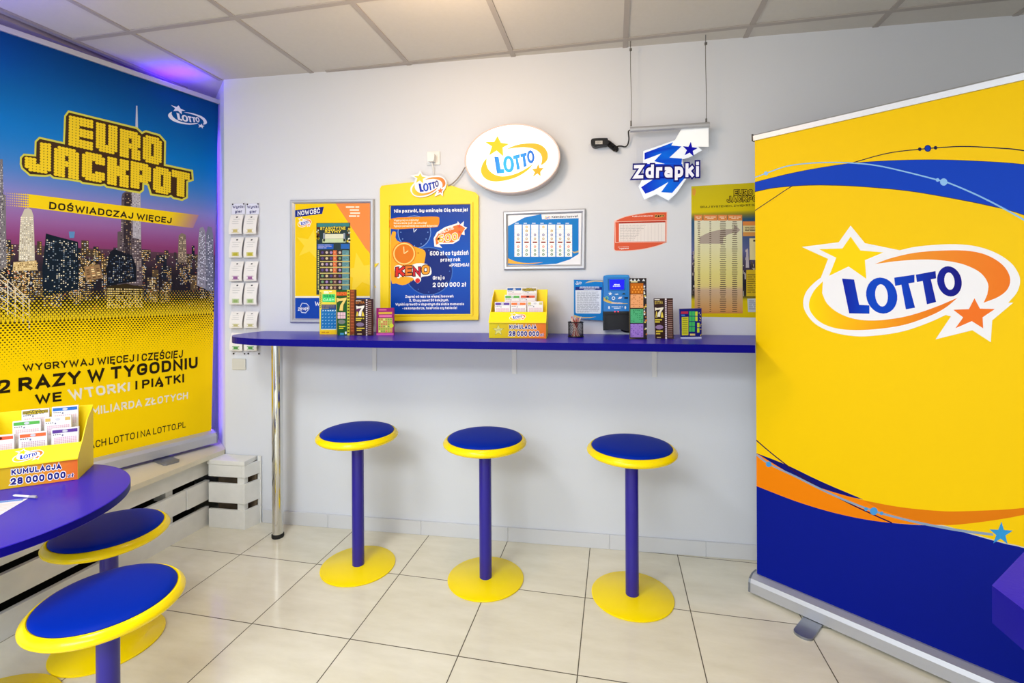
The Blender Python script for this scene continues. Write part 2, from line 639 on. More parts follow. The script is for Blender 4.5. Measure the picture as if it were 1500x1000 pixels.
def ramp(stops):
    def f(t):
        if t <= stops[0][0]:
            return stops[0][1]
        for (t0, c0), (t1, c1) in zip(stops, stops[1:]):
            if t <= t1:
                return mixc(c0, c1, (t - t0) / (t1 - t0))
        return stops[-1][1]
    return f


class Art:
    """Inked shapes laid on a plane (o, ex, ey); drawn in a view's coordinates or in local metres."""
    STEP = 0.00006

    def __init__(s, o, ex, ey=(0, 0, 1)):
        s.o, s.ex, s.ey = Vector(o), Vector(ex).normalized(), Vector(ey).normalized()
        s.n = s.ex.cross(s.ey)
        s.v, s.c, s.f = [], [], []
        s.ox = s.oy = 0.0
        s.k = 1.0
        s.clip = None
        s.loc = False
        s.lay = 0

    def view(s, ox, oy, k):
        s.ox, s.oy, s.k, s.loc = ox, oy, k, False
        return s

    def local(s):
        s.loc = True
        return s

    def px(s, x, y):
        d = ray(x, y)
        p = CAM + d * ((s.o - CAM).dot(s.n) / d.dot(s.n)) - s.o
        return (p.dot(s.ex), p.dot(s.ey))

    def L(s, p):
        if s.loc:
            return (p[0], p[1])
        return s.px(s.ox + p[0] * s.k, s.oy + p[1] * s.k)

    def at(s, p, h=0.0):
        return s.o + s.ex * p[0] + s.ey * p[1] + s.n * h

    def _clip(s, pts):
        x0, y0, x1, y1 = s.clip
        for ax, lim, sg in ((0, x0, 1), (0, x1, -1), (1, y0, 1), (1, y1, -1)):
            out = []
            for i in range(len(pts)):
                a, b = pts[i - 1], pts[i]
                da, db = (a[ax] - lim) * sg, (b[ax] - lim) * sg
                if (da >= 0) != (db >= 0):
                    t = da / (da - db)
                    out.append((a[0] + (b[0] - a[0]) * t, a[1] + (b[1] - a[1]) * t))
                if db >= 0:
                    out.append(b)
            pts = out
            if not pts:
                break
        return pts

    def add(s, P, faces, col, lay):
        base = len(s.v)
        for p in P:
            s.v.append(s.at(p, lay * s.STEP))
            c = col(p) if callable(col) else col
            s.c.append(lin(c))
        s.f += [tuple(base + i for i in f) for f in faces]

    def lpoly(s, P, col, lay=1, holes=()):
        if s.clip and not holes:
            P = s._clip(P)
            if len(P) < 3:
                return
        loops = [[Vector((p[0], p[1], 0)) for p in P]] + [[Vector((p[0], p[1], 0)) for p in h] for h in holes]
        allp = [p for lp in loops for p in lp]
        tris = tessellate_polygon(loops)
        s.add([(p.x, p.y) for p in allp], tris, col, lay)

    def poly(s, pts, col, lay=1, holes=()):
        s.lpoly([s.L(p) for p in pts], col, lay, [[s.L(p) for p in h] for h in holes])

    def rect(s, x0, y0, x1, y1, col, lay=1):
        s.poly([(x0, y0), (x1, y0), (x1, y1), (x0, y1)], col, lay)

    def quad(s, tl, tr, br, bl, col, lay=1):
        s.poly([tl, tr, br, bl], col, lay)

    def grad(s, tl, tr, br, bl, col, lay=1, nx=1, ny=8):
        """col(u, v) with u left-right and v top-bottom."""
        A, B, C, D = [s.L(p) for p in (tl, tr, br, bl)]
        base = len(s.v)
        for j in range(ny + 1):
            for i in range(nx + 1):
                u, v = i / nx, j / ny
                p = [(A[k] * (1 - u) + B[k] * u) * (1 - v) + (D[k] * (1 - u) + C[k] * u) * v for k in (0, 1)]
                s.v.append(s.at(p, lay * s.STEP))
                s.c.append(lin(col(u, v)))
        for j in range(ny):
            for i in range(nx):
                a = base + j * (nx + 1) + i
                s.f.append((a, a + 1, a + nx + 2, a + nx + 1))

    def disc(s, x, y, r, col, lay=1, n=14, ry=None):
        s.poly([(x + r * math.cos(2 * math.pi * k / n), y + (ry or r) * math.sin(2 * math.pi * k / n)) for k in range(n)], col, lay)

    def ring(s, x, y, r0, r1, col, lay=1, n=28):
        A = [s.L((x + r1 * math.cos(2 * math.pi * k / n), y + r1 * math.sin(2 * math.pi * k / n))) for k in range(n)]
        B = [s.L((x + r0 * math.cos(2 * math.pi * k / n), y + r0 * math.sin(2 * math.pi * k / n))) for k in range(n)]
        s.add(A + B, [(k, (k + 1) % n, n + (k + 1) % n, n + k) for k in range(n)], col, lay)

    def star(s, x, y, r, col, lay=1, r2=0.42, rot=0.0, n=5):
        s.poly([((x + (r if k % 2 == 0 else r * r2) * math.sin(rot + math.pi * k / n)), (y - (r if k % 2 == 0 else r * r2) * math.cos(rot + math.pi * k / n))) for k in range(2 * n)], col, lay)

    def stroke(s, pts, w, col, lay=1, closed=False):
        P = [Vector(s.L(p)) for p in pts]
        n = len(P)
        k = w if s.loc else None
        if k is None:
            a = Vector(s.L(pts[0]))
            b = Vector(s.L((pts[0][0] + 1, pts[0][1])))
            c = Vector(s.L((pts[0][0], pts[0][1] + 1)))
            k = w * ((b - a).length + (c - a).length) / 2
        Lf, Rt = [], []
        for i in range(n):
            a = P[(i - 1) % n] if closed or i > 0 else P[i]
            b = P[(i + 1) % n] if closed or i < n - 1 else P[i]
            t = (b - a)
            if t.length < 1e-9:
                t = Vector((1, 0))
            t.normalize()
            nn = Vector((-t.y, t.x)) * k / 2
            Lf.append(P[i] + nn)
            Rt.append(P[i] - nn)
        m = n if closed else n - 1
        for i in range(m):
            j = (i + 1) % n
            q = [tuple(Lf[i]), tuple(Lf[j]), tuple(Rt[j]), tuple(Rt[i])]
            if s.clip:
                q = s._clip(q)
                if len(q) < 3:
                    continue
            s.add(q, [tuple(range(len(q)))], col, lay)

    def text(s, t, bl, br, tl, tr=None, col=(0, 0, 0), lay=2, bold=0.02, out=None, outw=0.05):
        """Baseline from bl to br, capital height up to tl (and tr)."""
        A, B, D = Vector(s.L(bl)), Vector(s.L(br)), Vector(s.L(tl))
        C = Vector(s.L(tr)) if tr else B + (D - A)
        w = 0.12 + bold * 3.1
        if out is not None:
            s._text(t, A, B, C, D, out, lay, w, w + outw * 4.2)
            lay += 1
        s._text(t, A, B, C, D, col, lay, w, w)

    def _text(s, t, A, B, C, D, col, lay, w, ws):
        quads, wid = glyph_strokes(t, w, ws)
        for q, sub in quads:
            P = []
            for x, v in q:
                u = x / wid
                p = (A * (1 - u) + B * u) * (1 - v) + (D * (1 - u) + C * u) * v
                P.append((p.x, p.y))
            s.add(P, [(0, 1, 2, 3)], col, lay + sub * 0.2)

    def lines(s, x0, y0, x1, y1, n, col, lay=2, fill=0.55, seed=1, align='l', words=(2, 6)):
        """Rows of small print."""
        rnd = random.Random(seed)
        h = (y1 - y0) / n
        for i in range(n):
            y = y0 + i * h
            wtot = (x1 - x0) * (1.0 if i < n - 1 else 0.6) * rnd.uniform(0.88, 1.0)
            x = x0 if align == 'l' else (x0 + x1) / 2 - wtot / 2
            e = x + wtot
            while x < e - 1e-9:
                w = min(rnd.uniform(*words) * h * 0.8, e - x)
                s.rect(x, y + h * (1 - fill) / 2, x + w, y + h * (1 + fill) / 2, col, lay)
                x += w + h * 0.45

    def build(s, name, m, parent=None, label=None):
        me = bpy.data.meshes.new(name)
        me.from_pydata([tuple(v) for v in s.v], [], s.f)
        at = me.attributes.new('ink', 'FLOAT_COLOR', 'POINT')
        at.data.foreach_set('color', [x for c in s.c for x in c])
        o = link(name, me, m, parent)
        if label:
            o['label'] = label
        return o


def wall_art(off):
    return Art((0, WALL_Y - off, 0), (1, 0, 0))


def offset_poly(P, d):
    """Inset a polygon (any winding) by d in its own units."""
    n = len(P)
    area = sum(P[i][0] * P[(i + 1) % n][1] - P[(i + 1) % n][0] * P[i][1] for i in range(n))
    sg = 1 if area > 0 else -1
    out = []
    for i in range(n):
        a, b, c = Vector(P[i - 1]), Vector(P[i]), Vector(P[(i + 1) % n])
        t1, t2 = (b - a).normalized(), (c - b).normalized()
        n1, n2 = Vector((-t1.y, t1.x)) * sg, Vector((-t2.y, t2.x)) * sg
        m = n1 + n2
        if m.length < 1e-6:
            m = n1
        m.normalize()
        out.append(tuple(b + m * (d / max(0.4, m.dot(n1)))))
    return out


# ------------------------------------------------------------------ banner planes (used by the shared logo too)
RB_D = Vector((0.771, -0.637, 0)).normalized()
RB_N = RB_D.cross(Vector((0, 0, 1)))
RB_FRONT = onz(1103, 872.7, 0)
RB_O = Vector((RB_FRONT.x, RB_FRONT.y, 0)) - RB_N * 0.045
LB_Z = 0.437
_a, _b = onz(311, 652, LB_Z), onz(170, 689, LB_Z)
LB_D = (_a - _b).normalized()
LB_N = LB_D.cross(Vector((0, 0, 1)))
LB_FRONT = _a - LB_D * 0.03
LB_O = Vector((LB_FRONT.x, LB_FRONT.y, 0)) - LB_N * 0.045 + LB_D * 0.03

# the swoosh-and-stars logo, traced once in metres on the right banner's plane
_cv = Art(RB_O, RB_D).view(1090, 320, 0.29993)
LG = {}


def _tr(key, pts, smooth=0, closed=True):
    if smooth:
        pts = spline(pts, smooth, closed)
    LG[key] = [_cv.L(p) for p in pts]


_tr('outer', [(282, 157), (462, 135), (520, 55), (590, 140), (760, 175)]
    + spline([(760, 175), (850, 157), (1000, 147), (1120, 155), (1220, 185), (1300, 235), (1340, 290), (1348, 335), (1330, 385), (1290, 430)], 4)
    + [(1315, 430), (1212, 515), (1205, 620), (1115, 562), (935, 605), (1010, 495), (985, 488)]
    + spline([(985, 488), (900, 525), (780, 565), (650, 585), (540, 588), (430, 568), (350, 530), (305, 480), (288, 430), (302, 375), (340, 332), (375, 305)], 4)
    + [(410, 215)])
_tr('star', [(520, 108), (568, 175), (680, 185), (590, 222), (597, 312), (510, 252), (415, 297), (450, 210), (365, 168), (480, 165)])
_tr('swoosh_top', spline([(640, 240), (720, 212), (830, 188), (950, 178), (1080, 178), (1180, 198), (1260, 245), (1298, 305), (1290, 360), (1245, 400), (1170, 430)], 4)
    + spline([(1188, 390), (1192, 340), (1160, 290), (1100, 255), (1020, 232), (900, 220), (760, 226), (660, 238)], 4))
_tr('swoosh_low', spline([(385, 322), (340, 370), (317, 425), (325, 470), (365, 515), (430, 545), (520, 558), (640, 555), (780, 535), (900, 495), (980, 455), (1043, 405)], 4)
    + spline([(960, 440), (860, 475), (760, 500), (640, 513), (540, 505), (460, 475), (405, 430), (381, 380)], 4))
_tr('star_small', [(1125, 408), (1152, 458), (1225, 460), (1165, 500), (1168, 553), (1112, 518), (1032, 552), (1070, 500), (1022, 463), (1098, 460)])
_tr('L', [(478, 310), (537, 315), (562, 437), (612, 440), (612, 480), (513, 478)])
_tr('O1', [(672 + 76 * math.cos(t) - 8 * math.sin(t), 393 - 87 * math.sin(t)) for t in [2 * math.pi * k / 28 for k in range(28)]])
_tr('O1h', [(671 + 31 * math.cos(t) - 4 * math.sin(t), 392 - 54 * math.sin(t)) for t in [2 * math.pi * k / 20 for k in range(20)]])
_tr('T1', [(733, 307), (832, 293), (832, 330), (803, 335), (835, 452), (790, 460), (768, 341), (738, 347)])
_tr('T2', [(839, 293), (935, 276), (938, 311), (912, 316), (938, 425), (893, 436), (872, 323), (844, 329)])
_tr('O2', [(1003 + 60 * math.cos(t) - 7 * math.sin(t), 326 - 73 * math.sin(t)) for t in [2 * math.pi * k / 28 for k in range(28)]])
_tr('O2h', [(1003 + 25 * math.cos(t) - 4 * math.sin(t), 325 - 42 * math.sin(t)) for t in [2 * math.pi * k / 20 for k in range(20)]])
LGB = (min(p[0] for p in LG['outer']), min(p[1] for p in LG['outer']), max(p[0] for p in LG['outer']), max(p[1] for p in LG['outer']))
YEL, ORG, WHT, DBL = (255, 214, 0), (240, 128, 30), (240, 240, 246), (10, 22, 150)


def logo(art, x0, y0, x1, y1, style='full', lay=3, star=YEL, rot=0.0):
    """x0,y0 top-left and x1,y1 bottom-right of the mark in the art's current view."""
    a, b = art.L((x0, y0)), art.L((x1, y1))
    cx, cy = (a[0] + b[0]) / 2, (a[1] + b[1]) / 2
    sx, sy = (b[0] - a[0]) / (LGB[2] - LGB[0]), (a[1] - b[1]) / (LGB[3] - LGB[1])
    gx, gy = (LGB[0] + LGB[2]) / 2, (LGB[1] + LGB[3]) / 2
    cr, sr = math.cos(rot), math.sin(rot)

    def T(k):
        out = []
        for p in LG[k]:
            u, v = (p[0] - gx) * sx, (p[1] - gy) * sy
            out.append((cx + u * cr - v * sr, cy + u * sr + v * cr))
        return out
    left, wid = cx - abs(b[0] - a[0]) / 2, abs(b[0] - a[0])

    def fx(r):
        return lambda p: r((p[0] - left) / wid)
    if style == 'full':
        art.lpoly(T('outer'), WHT, lay)
        sw1, sw2 = fx(ramp([(0.3, (240, 165, 50)), (1, (236, 118, 30))])), fx(ramp([(0.05, star), (0.35, (245, 170, 20)), (0.7, (232, 120, 30))]))
        st, ss = star, (238, 116, 34)
        let = fx(ramp([(0.18, (8, 18, 150)), (0.38, (0, 70, 200)), (0.55, (0, 60, 190)), (0.75, (10, 10, 130))]))
    elif style == 'white':
        sw1 = sw2 = st = ss = let = (232, 238, 244)
    else:
        sw1, sw2 = (250, 158, 40), (250, 164, 16)
        st, ss = (250, 172, 8), (250, 150, 24)
        let = fx(ramp([(0.18, (0, 90, 190)), (0.38, (0, 160, 225)), (0.55, (0, 140, 215)), (0.75, (0, 95, 190))]))
    art.lpoly(T('swoosh_top'), sw1, lay + 1)
    art.lpoly(T('swoosh_low'), sw2, lay + 1)
    art.lpoly(T('star'), st, lay + 2)
    art.lpoly(T('star_small'), ss, lay + 2)
    for k in ('L', 'T1', 'T2'):
        art.lpoly(T(k), let, lay + 2)
    art.lpoly(T('O1'), let, lay + 2, [T('O1h')])
    art.lpoly(T('O2'), let, lay + 2, [T('O2h')])


BITS = {
    'E': ['1111111'] * 3 + ['1110000'] + ['1111111'] * 3 + ['1110000'] + ['1111111'] * 3,
    'U': ['1110111'] * 8 + ['1111111'] * 2 + ['0111110'],
    'R': ['1111110', '1111111', '1111111', '1110111', '1110111', '1111111', '1111110', '1110111', '1110111', '1110111', '1110111'],
    'O': ['0111110', '1111111', '1111111'] + ['1110111'] * 5 + ['1111111', '1111111', '0111110'],
    'J': ['0000111'] * 6 + ['1110111', '1110111', '1111111', '1111111', '0111110'],
    'A': ['0111110', '1111111', '1111111', '1110111', '1110111', '1111111', '1111111', '1110111', '1110111', '1110111', '1110111'],
    'C': ['0111110', '1111111', '1111111', '1110111', '1110000', '1110000', '1110000', '1110111', '1111111', '1111111', '0111110'],
    'K': ['1110111', '1110111', '1110111', '1111111', '1111110', '1111110', '1111111', '1110111', '1110111', '1110111', '1110111'],
    'P': ['1111110', '1111111', '1111111', '1110111', '1110111', '1111111', '1111111', '1111110', '1110000', '1110000', '1110000'],
    'T': ['1111111'] * 3 + ['0011100'] * 8,
}


def dot_letter(art, ch, tl, tr, br, bl, col, lay=4, n=7, r=0.62):
    A, B, C, D = [Vector(art.L(p)) for p in (tl, tr, br, bl)]
    rows = BITS[ch]
    nr, nc = len(rows), len(rows[0])
    rr = (B - A).length / nc * r
    for j, row in enumerate(rows):
        for i, b in enumerate(row):
            if b == '1':
                u, v = (i + 0.5) / nc, (j + 0.5) / nr
                p = (A * (1 - u) + B * u) * (1 - v) + (D * (1 - u) + C * u) * v
                P = [(p.x + rr * math.cos(2 * math.pi * k / n), p.y + rr * math.sin(2 * math.pi * k / n)) for k in range(n)]
                art.add(P, [tuple(range(n))], col, lay)


# ------------------------------------------------------------------ room shell
bm = bmesh.new()
TH = 0.0522
bm_box(bm, (-4.6, -5.4, -0.1), (6.2, 5.0, 0.0))
me_floor = from_bm('floor', bm, floor_mat())
me_floor.data.transform(Matrix.Identity(4))
tag(me_floor, kind='structure')
# the tile lattice is laid a few degrees off the back wall
_t0 = onz(352.1, 812, 0)
me_floor.data.transform(Matrix.Rotation(TH, 4, 'Z') @ Matrix.Translation(-_t0))
me_floor.matrix_world = Matrix.Translation(_t0) @ Matrix.Rotation(-TH, 4, 'Z')

CORNER = (-2.195, WALL_Y)
SPLAY = (-2.50, WALL_Y + 0.281)
tag(prism('wall_back', [(CORNER[0], WALL_Y), (5.1, WALL_Y), (5.1, WALL_Y + 0.15), (CORNER[0] + 0.1, WALL_Y + 0.15)], 0, CEIL_Z + 0.15, M_WALL), kind='structure')
tag(prism('wall_niche', [CORNER, (CORNER[0] + 0.1, WALL_Y + 0.15), (-2.40, 3.08), (-2.95, 3.08), (-2.95, WALL_Y + 0.30), SPLAY], 0, CEIL_Z + 0.15, M_WALL), kind='structure')
tag(box('wall_left', (-3.15, -3.6, 0), (-2.95, 3.1, CEIL_Z + 0.15), M_WALL, bevel=0), kind='structure')
tag(box('wall_right', (5.0, -3.6, 0), (5.15, 2.8, CEIL_Z + 0.15), M_WALL, bevel=0), kind='structure')
tag(box('wall_front', (-3.15, -3.75, 0), (5.15, -3.6, CEIL_Z + 0.15), M_WALL, bevel=0), kind='structure')

# suspended ceiling: boards and bars
CE0, CE1 = onz(0, 15, CEIL_Z), onz(180, 91, CEIL_Z)
_d = (CE1 - CE0).normalized()


def edge_at(y, dx=0.0):
    return (CE0.x + _d.x * (y - CE0.y) / _d.y + dx, y)


ce_pts = [edge_at(2.93), (5.12, 2.93), (5.12, -3.7), edge_at(-3.7)]
tag(prism('ceiling', ce_pts, CEIL_Z, CEIL_Z + 0.05, M_CEIL), kind='structure')
ca = -(0.2068 - YAW)
g1 = Vector((math.cos(ca), math.sin(ca), 0))
g2 = Vector((math.sin(ca), -math.cos(ca), 0))
_co = onz(749, 75, CEIL_Z)
CT = 0.602
bm = bmesh.new()


def bar(a, b, w, h):
    t = (b - a).normalized()
    nn = Vector((-t.y, t.x, 0)) * w / 2
    bm_prism(bm, [(p.x, p.y) for p in (a - nn, b - nn, b + nn, a + nn)], CEIL_Z - h, CEIL_Z + 0.002)


for i in range(-3, 10):
    a = _co + g1 * (i * CT)
    s0, s1 = -0.30, 10 * CT
    # stop at the walls
    if a.y - g2.y * 0 > 0:
        s0 = -(WALL_Y - 0.001 - a.y) / (-g2.y)
    bar(a + g2 * s0, a + g2 * s1, 0.026, 0.0045)
for j in range(0, 10):
    a = _co + g2 * (j * CT)
    x_l = edge_at(a.y)[0] + 0.02
    sl = (x_l - a.x) / g1.x
    sr = 4.99 - a.x
    if a.y + g1.y * sl > WALL_Y:
        sl = (WALL_Y - 0.002 - a.y) / g1.y
    bar(a + g1 * sl, a + g1 * sr, 0.026, 0.0060)
tag(from_bm('trim_1', bm, M_TBAR), kind='structure')
# edge of the ceiling along the window niche, black strip standing in for the shade of the open gap, and blind casing
tag(prism('trim_2', [edge_at(2.72), edge_at(-3.6), edge_at(-3.6, 0.03), edge_at(2.72, 0.03)], CEIL_Z - 0.012, CEIL_Z + 0.06, mat('bar_grey', (150, 145, 145), 0.5)), kind='structure')
tag(prism('trim_3', [edge_at(2.78, -0.035), edge_at(-3.6, -0.035), edge_at(-3.6), edge_at(2.78)], CEIL_Z + 0.03, CEIL_Z + 0.06, M_GAPSHADE), kind='structure')
tag(prism('trim_4', [edge_at(2.80, -0.12), edge_at(-3.6, -0.12), edge_at(-3.6, -0.035), edge_at(2.80, -0.035)], CEIL_Z - 0.02, CEIL_Z + 0.09, mat('casing_grey', (160, 150, 150), 0.5)), kind='structure')
tag(box('trim_5', (-3.0, -3.6, CEIL_Z + 0.09), (-2.3, 3.0, CEIL_Z + 0.14), M_WALL, bevel=0), kind='structure')

# skirting on the back wall
bm = bmesh.new()
xs = [-1.94, -1.52, -0.95, -0.45, 0.1, 0.59, 1.1, 1.7, 2.3, 3.18, 4.1, 5.0]
for a, b in zip(xs, xs[1:]):
    bm_box(bm, (a + 0.0003, WALL_Y - 0.012, 0.0), (b - 0.0003, WALL_Y + 0.001, 0.077), 0.002)
tag(from_bm('baseboard_back', bm, M_SKIRT), kind='structure')

# ------------------------------------------------------------------ window bench clad with white pallet boards
FX0, FX1 = (-2.372, 0.8), (-2.247, 2.605)


def fx(y, dx=0.0):
    return (FX0[0] + (FX1[0] - FX0[0]) * (y - FX0[1]) / (FX1[1] - FX0[1]) + dx, y)


bench = thing('window_bench', 'low window bench clad in white painted pallet boards under a cream sill', 'bench', (-2.5, 1.0, 0))
for z0, z1, y1 in ((0.0, 0.108, 2.585), (0.152, 0.262, 2.43), (0.300, 0.398, 2.60)):
    prism('board', [fx(-1.2), fx(y1), fx(y1, -0.022), fx(-1.2, -0.022)], z0, z1, M_WHITEWOOD, bench)
prism('board', [fx(2.435, 0.004), fx(2.585, 0.004), fx(2.585, -0.022), fx(2.435, -0.022)], 0.150, 0.264, M_WHITEWOOD, bench)
for y in (0.1, 1.0, 2.33):
    for z0, z1 in ((0.106, 0.154), (0.260, 0.302)):
        prism('spacer_block', [fx(y, -0.026), fx(y + 0.042, -0.026), fx(y + 0.042, -0.10), fx(y, -0.10)], z0 - 0.02, z1 + 0.02, M_WHITEWOOD, bench)
prism('cavity_shade', [fx(-1.2, -0.13), fx(2.62, -0.13), fx(2.62, -0.16), fx(-1.2, -0.16)], 0.0, 0.39, M_GAPSHADE, bench)  # black sheet put in for the shade between the boards
prism('sill', [fx(-1.2, 0.022), (-2.199, 2.655), (-2.202, 2.663), (-2.50, 2.938), (-2.945, 2.957), (-2.945, -1.2)], 0.3985, 0.425, M_SILL, bench)

cb = thing('pallet_corner_box', 'white slatted pallet box boxing in the foot of the back wall beside the bench', 'box', (-2.1, 2.6, 0))
BX0, BX1, BY0, BY1 = -2.222, -1.985, 2.553, 2.646
for z0, z1 in ((0.0, 0.108), (0.148, 0.262), (0.300, 0.372)):
    box('front_board', (BX0, BY0, z0), (BX1 - 0.016, BY0 + 0.016, z1), M_WHITEWOOD, cb, 0.002)
    prism('side_board', [(BX1 - 0.0155, BY0), (BX1, BY0), (BX1 + 0.03, BY1), (BX1 + 0.014, BY1)], z0, z1, M_WHITEWOOD, cb)
box('lid', (BX0 - 0.004, BY0 - 0.006, 0.3725), (BX1 + 0.004, 2.654, 0.398), M_WHITEWOOD, cb, 0.002)
for z0, z1 in ((0.107, 0.149), (0.261, 0.301)):
    box('corner_block', (BX1 - 0.055, BY0 + 0.010, z0), (BX1 - 0.010, BY0 + 0.040, z1), M_WHITEWOOD, cb, 0)
prism('end_post', [(BX1 + 0.015, BY1), (BX1 + 0.034, BY1), (BX1 + 0.034, 2.655), (BX1 + 0.015, 2.655)], 0, 0.398, M_WHITEWOOD, cb)
box('inner_board', (BX0, 2.632, 0.0), (BX1 + 0.01, 2.652, 0.37), M_RAWWOOD, cb, 0)

# ------------------------------------------------------------------ wall counter
CZ = 1.148
cnt = thing('wall_counter', 'long violet laminate wall counter with rounded left end on a chrome leg', 'counter', (-0.6, 2.43, 0))
FY = 2.195
fr = spline([(-1.945, 2.50), (-1.925, 2.39), (-1.83, 2.285), (-1.66, 2.222), (-1.45, 2.20), (-1.2, FY)], 6)
pts = [(0.8372, 2.656), (-1.932, 2.656), (-1.942, 2.58)] + fr + [(0.6919, FY)]
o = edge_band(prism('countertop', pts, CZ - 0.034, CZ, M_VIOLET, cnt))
bv = o.modifiers.new('soft_edge', 'BEVEL')
bv.width, bv.segments, bv.limit_method, bv.angle_limit = 0.0025, 2, 'ANGLE', math.radians(50)
leg = lathe('leg', [(0, 0.022), (0.029, 0.022), (0.029, CZ - 0.045), (0.04, CZ - 0.043), (0.04, CZ - 0.0345), (0, CZ - 0.0345)], M_CHROME, cnt, 40, (-1.744, 2.508, 0))
f = lathe('foot_cap', [(0, 0), (0.031, 0), (0.033, 0.004), (0.033, 0.018), (0.030, 0.0225), (0, 0.0225)], M_RUBBER, leg, 40, (-1.744, 2.508, 0))
f['label'] = 'black rubber foot cap'
for px in (549, 753.5, 958.5):
    x = W(px, 545).x
    bm = bmesh.new()
    bm_box(bm, (x - 0.013, WALL_Y - 0.006, CZ - 0.225), (x + 0.013, WALL_Y - 0.0005, CZ - 0.035), 0.002)
    bm_box(bm, (x - 0.013, WALL_Y - 0.30, CZ - 0.040), (x + 0.013, WALL_Y - 0.003, CZ - 0.0345), 0.001)
    from_bm('bracket', bm, M_WPLAST, cnt)


# ------------------------------------------------------------------ stools
def make_stool(name, label, h, base_r, group):
    t = thing(name, label, 'stool', (0, 0, 0), group)
    base = lathe('base_plate', [(0, 0), (base_r - 0.003, 0), (base_r, 0.002), (base_r, 0.006), (base_r - 0.004, 0.009), (0, 0.010)], M_YEL, t, 72, local=True)
    lathe('pole', [(0, 0.0095), (0.0295, 0.0095), (0.0295, h - 0.02), (0, h - 0.02)], M_POLE, t, 40, local=True)
    rim = lathe('seat_rim', [(0, h - 0.024), (0.06, h - 0.024), (0.175, h - 0.019), (0.190, h - 0.012), (0.1995, h - 0.003), (0.2005, h + 0.003), (0.1975, h + 0.010),
                             (0.1875, h + 0.0205), (0.1835, h + 0.0225), (0.1805, h + 0.0220), (0.179, h + 0.019), (0, h + 0.019)], M_YEL, t, 96, local=True)
    lathe('cushion', [(0, h + 0.0192), (0.1765, h + 0.0192), (0.1783, h + 0.022), (0.175, h + 0.027), (0.158, h + 0.033), (0.115, h + 0.038), (0.05, h + 0.0405), (0, h + 0.041)], M_SEAT, t, 96, local=True)
    return t


st = make_stool('bar_stool', 'tall blue and yellow round bar stool nearest the chrome counter leg', 0.655, 0.182, 'tall stools at the wall counter')
st.location = (-1.158, 2.304, 0)
for loc, lab in (((-0.499, 2.292, 0), 'middle one of the three tall blue and yellow bar stools'),
                 ((0.185, 2.262, 0), 'tall blue and yellow bar stool nearest the standing yellow banner')):
    c = copy_tree(st)
    c.location = loc
    c['label'] = lab
ls = make_stool('low_stool', 'low blue and yellow stool partly tucked under the round violet table', 0.425, 0.182, 'low stools at the round table')
ls.location = (-1.885, 1.655, 0)
c = copy_tree(ls)
c.location = (-1.472, 1.288, 0)
c['label'] = 'low blue and yellow stool in front, fully clear of the round table'

# ------------------------------------------------------------------ round table
TZ = 0.70
rt = thing('round_table', 'round violet laminate table with yellow base disc by the window bench', 'table', (-1.955, 1.241, 0))
tr_ = 0.420
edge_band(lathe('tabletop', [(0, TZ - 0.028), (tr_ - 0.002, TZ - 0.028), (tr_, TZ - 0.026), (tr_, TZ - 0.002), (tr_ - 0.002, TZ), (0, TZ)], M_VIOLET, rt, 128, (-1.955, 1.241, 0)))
lathe('pedestal', [(0, 0.0095), (0.038, 0.0095), (0.038, TZ - 0.034), (0.10, TZ - 0.0325), (0.10, TZ - 0.0285), (0, TZ - 0.0285)], M_POLE, rt, 40, (-1.955, 1.241, 0))
lathe('base_plate', [(0, 0), (0.232, 0), (0.235, 0.002), (0.235, 0.006), (0.230, 0.009), (0, 0.010)], M_YEL, rt, 80, (-1.955, 1.241, 0))

# near violet counter corner at the right edge
z2 = 1.125
A, B, C = onz(1453, 857, z2), onz(1500, 808, z2), onz(1500, 893, z2)
db, dc = (B - A).normalized(), (C - A).normalized()
sc_ = thing('service_counter', 'violet laminate counter corner jutting in at the right edge before the yellow banner', 'counter', (0.75, 0.45, 0))
P = [A, A + db * 0.62, A + db * 0.62 + Vector((0.25, -0.55, 0)), A + dc * 0.42 + Vector((0.6, 0, 0)), A + dc * 0.42]
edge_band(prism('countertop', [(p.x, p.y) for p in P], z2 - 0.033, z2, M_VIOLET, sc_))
cx = sum(p.x for p in P) / 5 + 0.12
cyy = sum(p.y for p in P) / 5
lathe('leg', [(0, 0.0), (0.04, 0.0), (0.04, 0.012), (0.03, 0.014), (0.03, z2 - 0.0335), (0, z2 - 0.0335)], M_CHROME, sc_, 32, (cx, cyy, 0))

# ------------------------------------------------------------------ right roll-up banner
RBW, RBT = 1.07, 2.062
rb = thing('roll_up_banner', 'yellow and blue roll-up banner with big lottery logo standing on the tiles', 'banner', (RB_O.x, RB_O.y, 0), 'roll-up banners')


def rbp(s, d, z):
    p = RB_O + RB_D * s - RB_N * d
    return Vector((p.x, p.y, z))


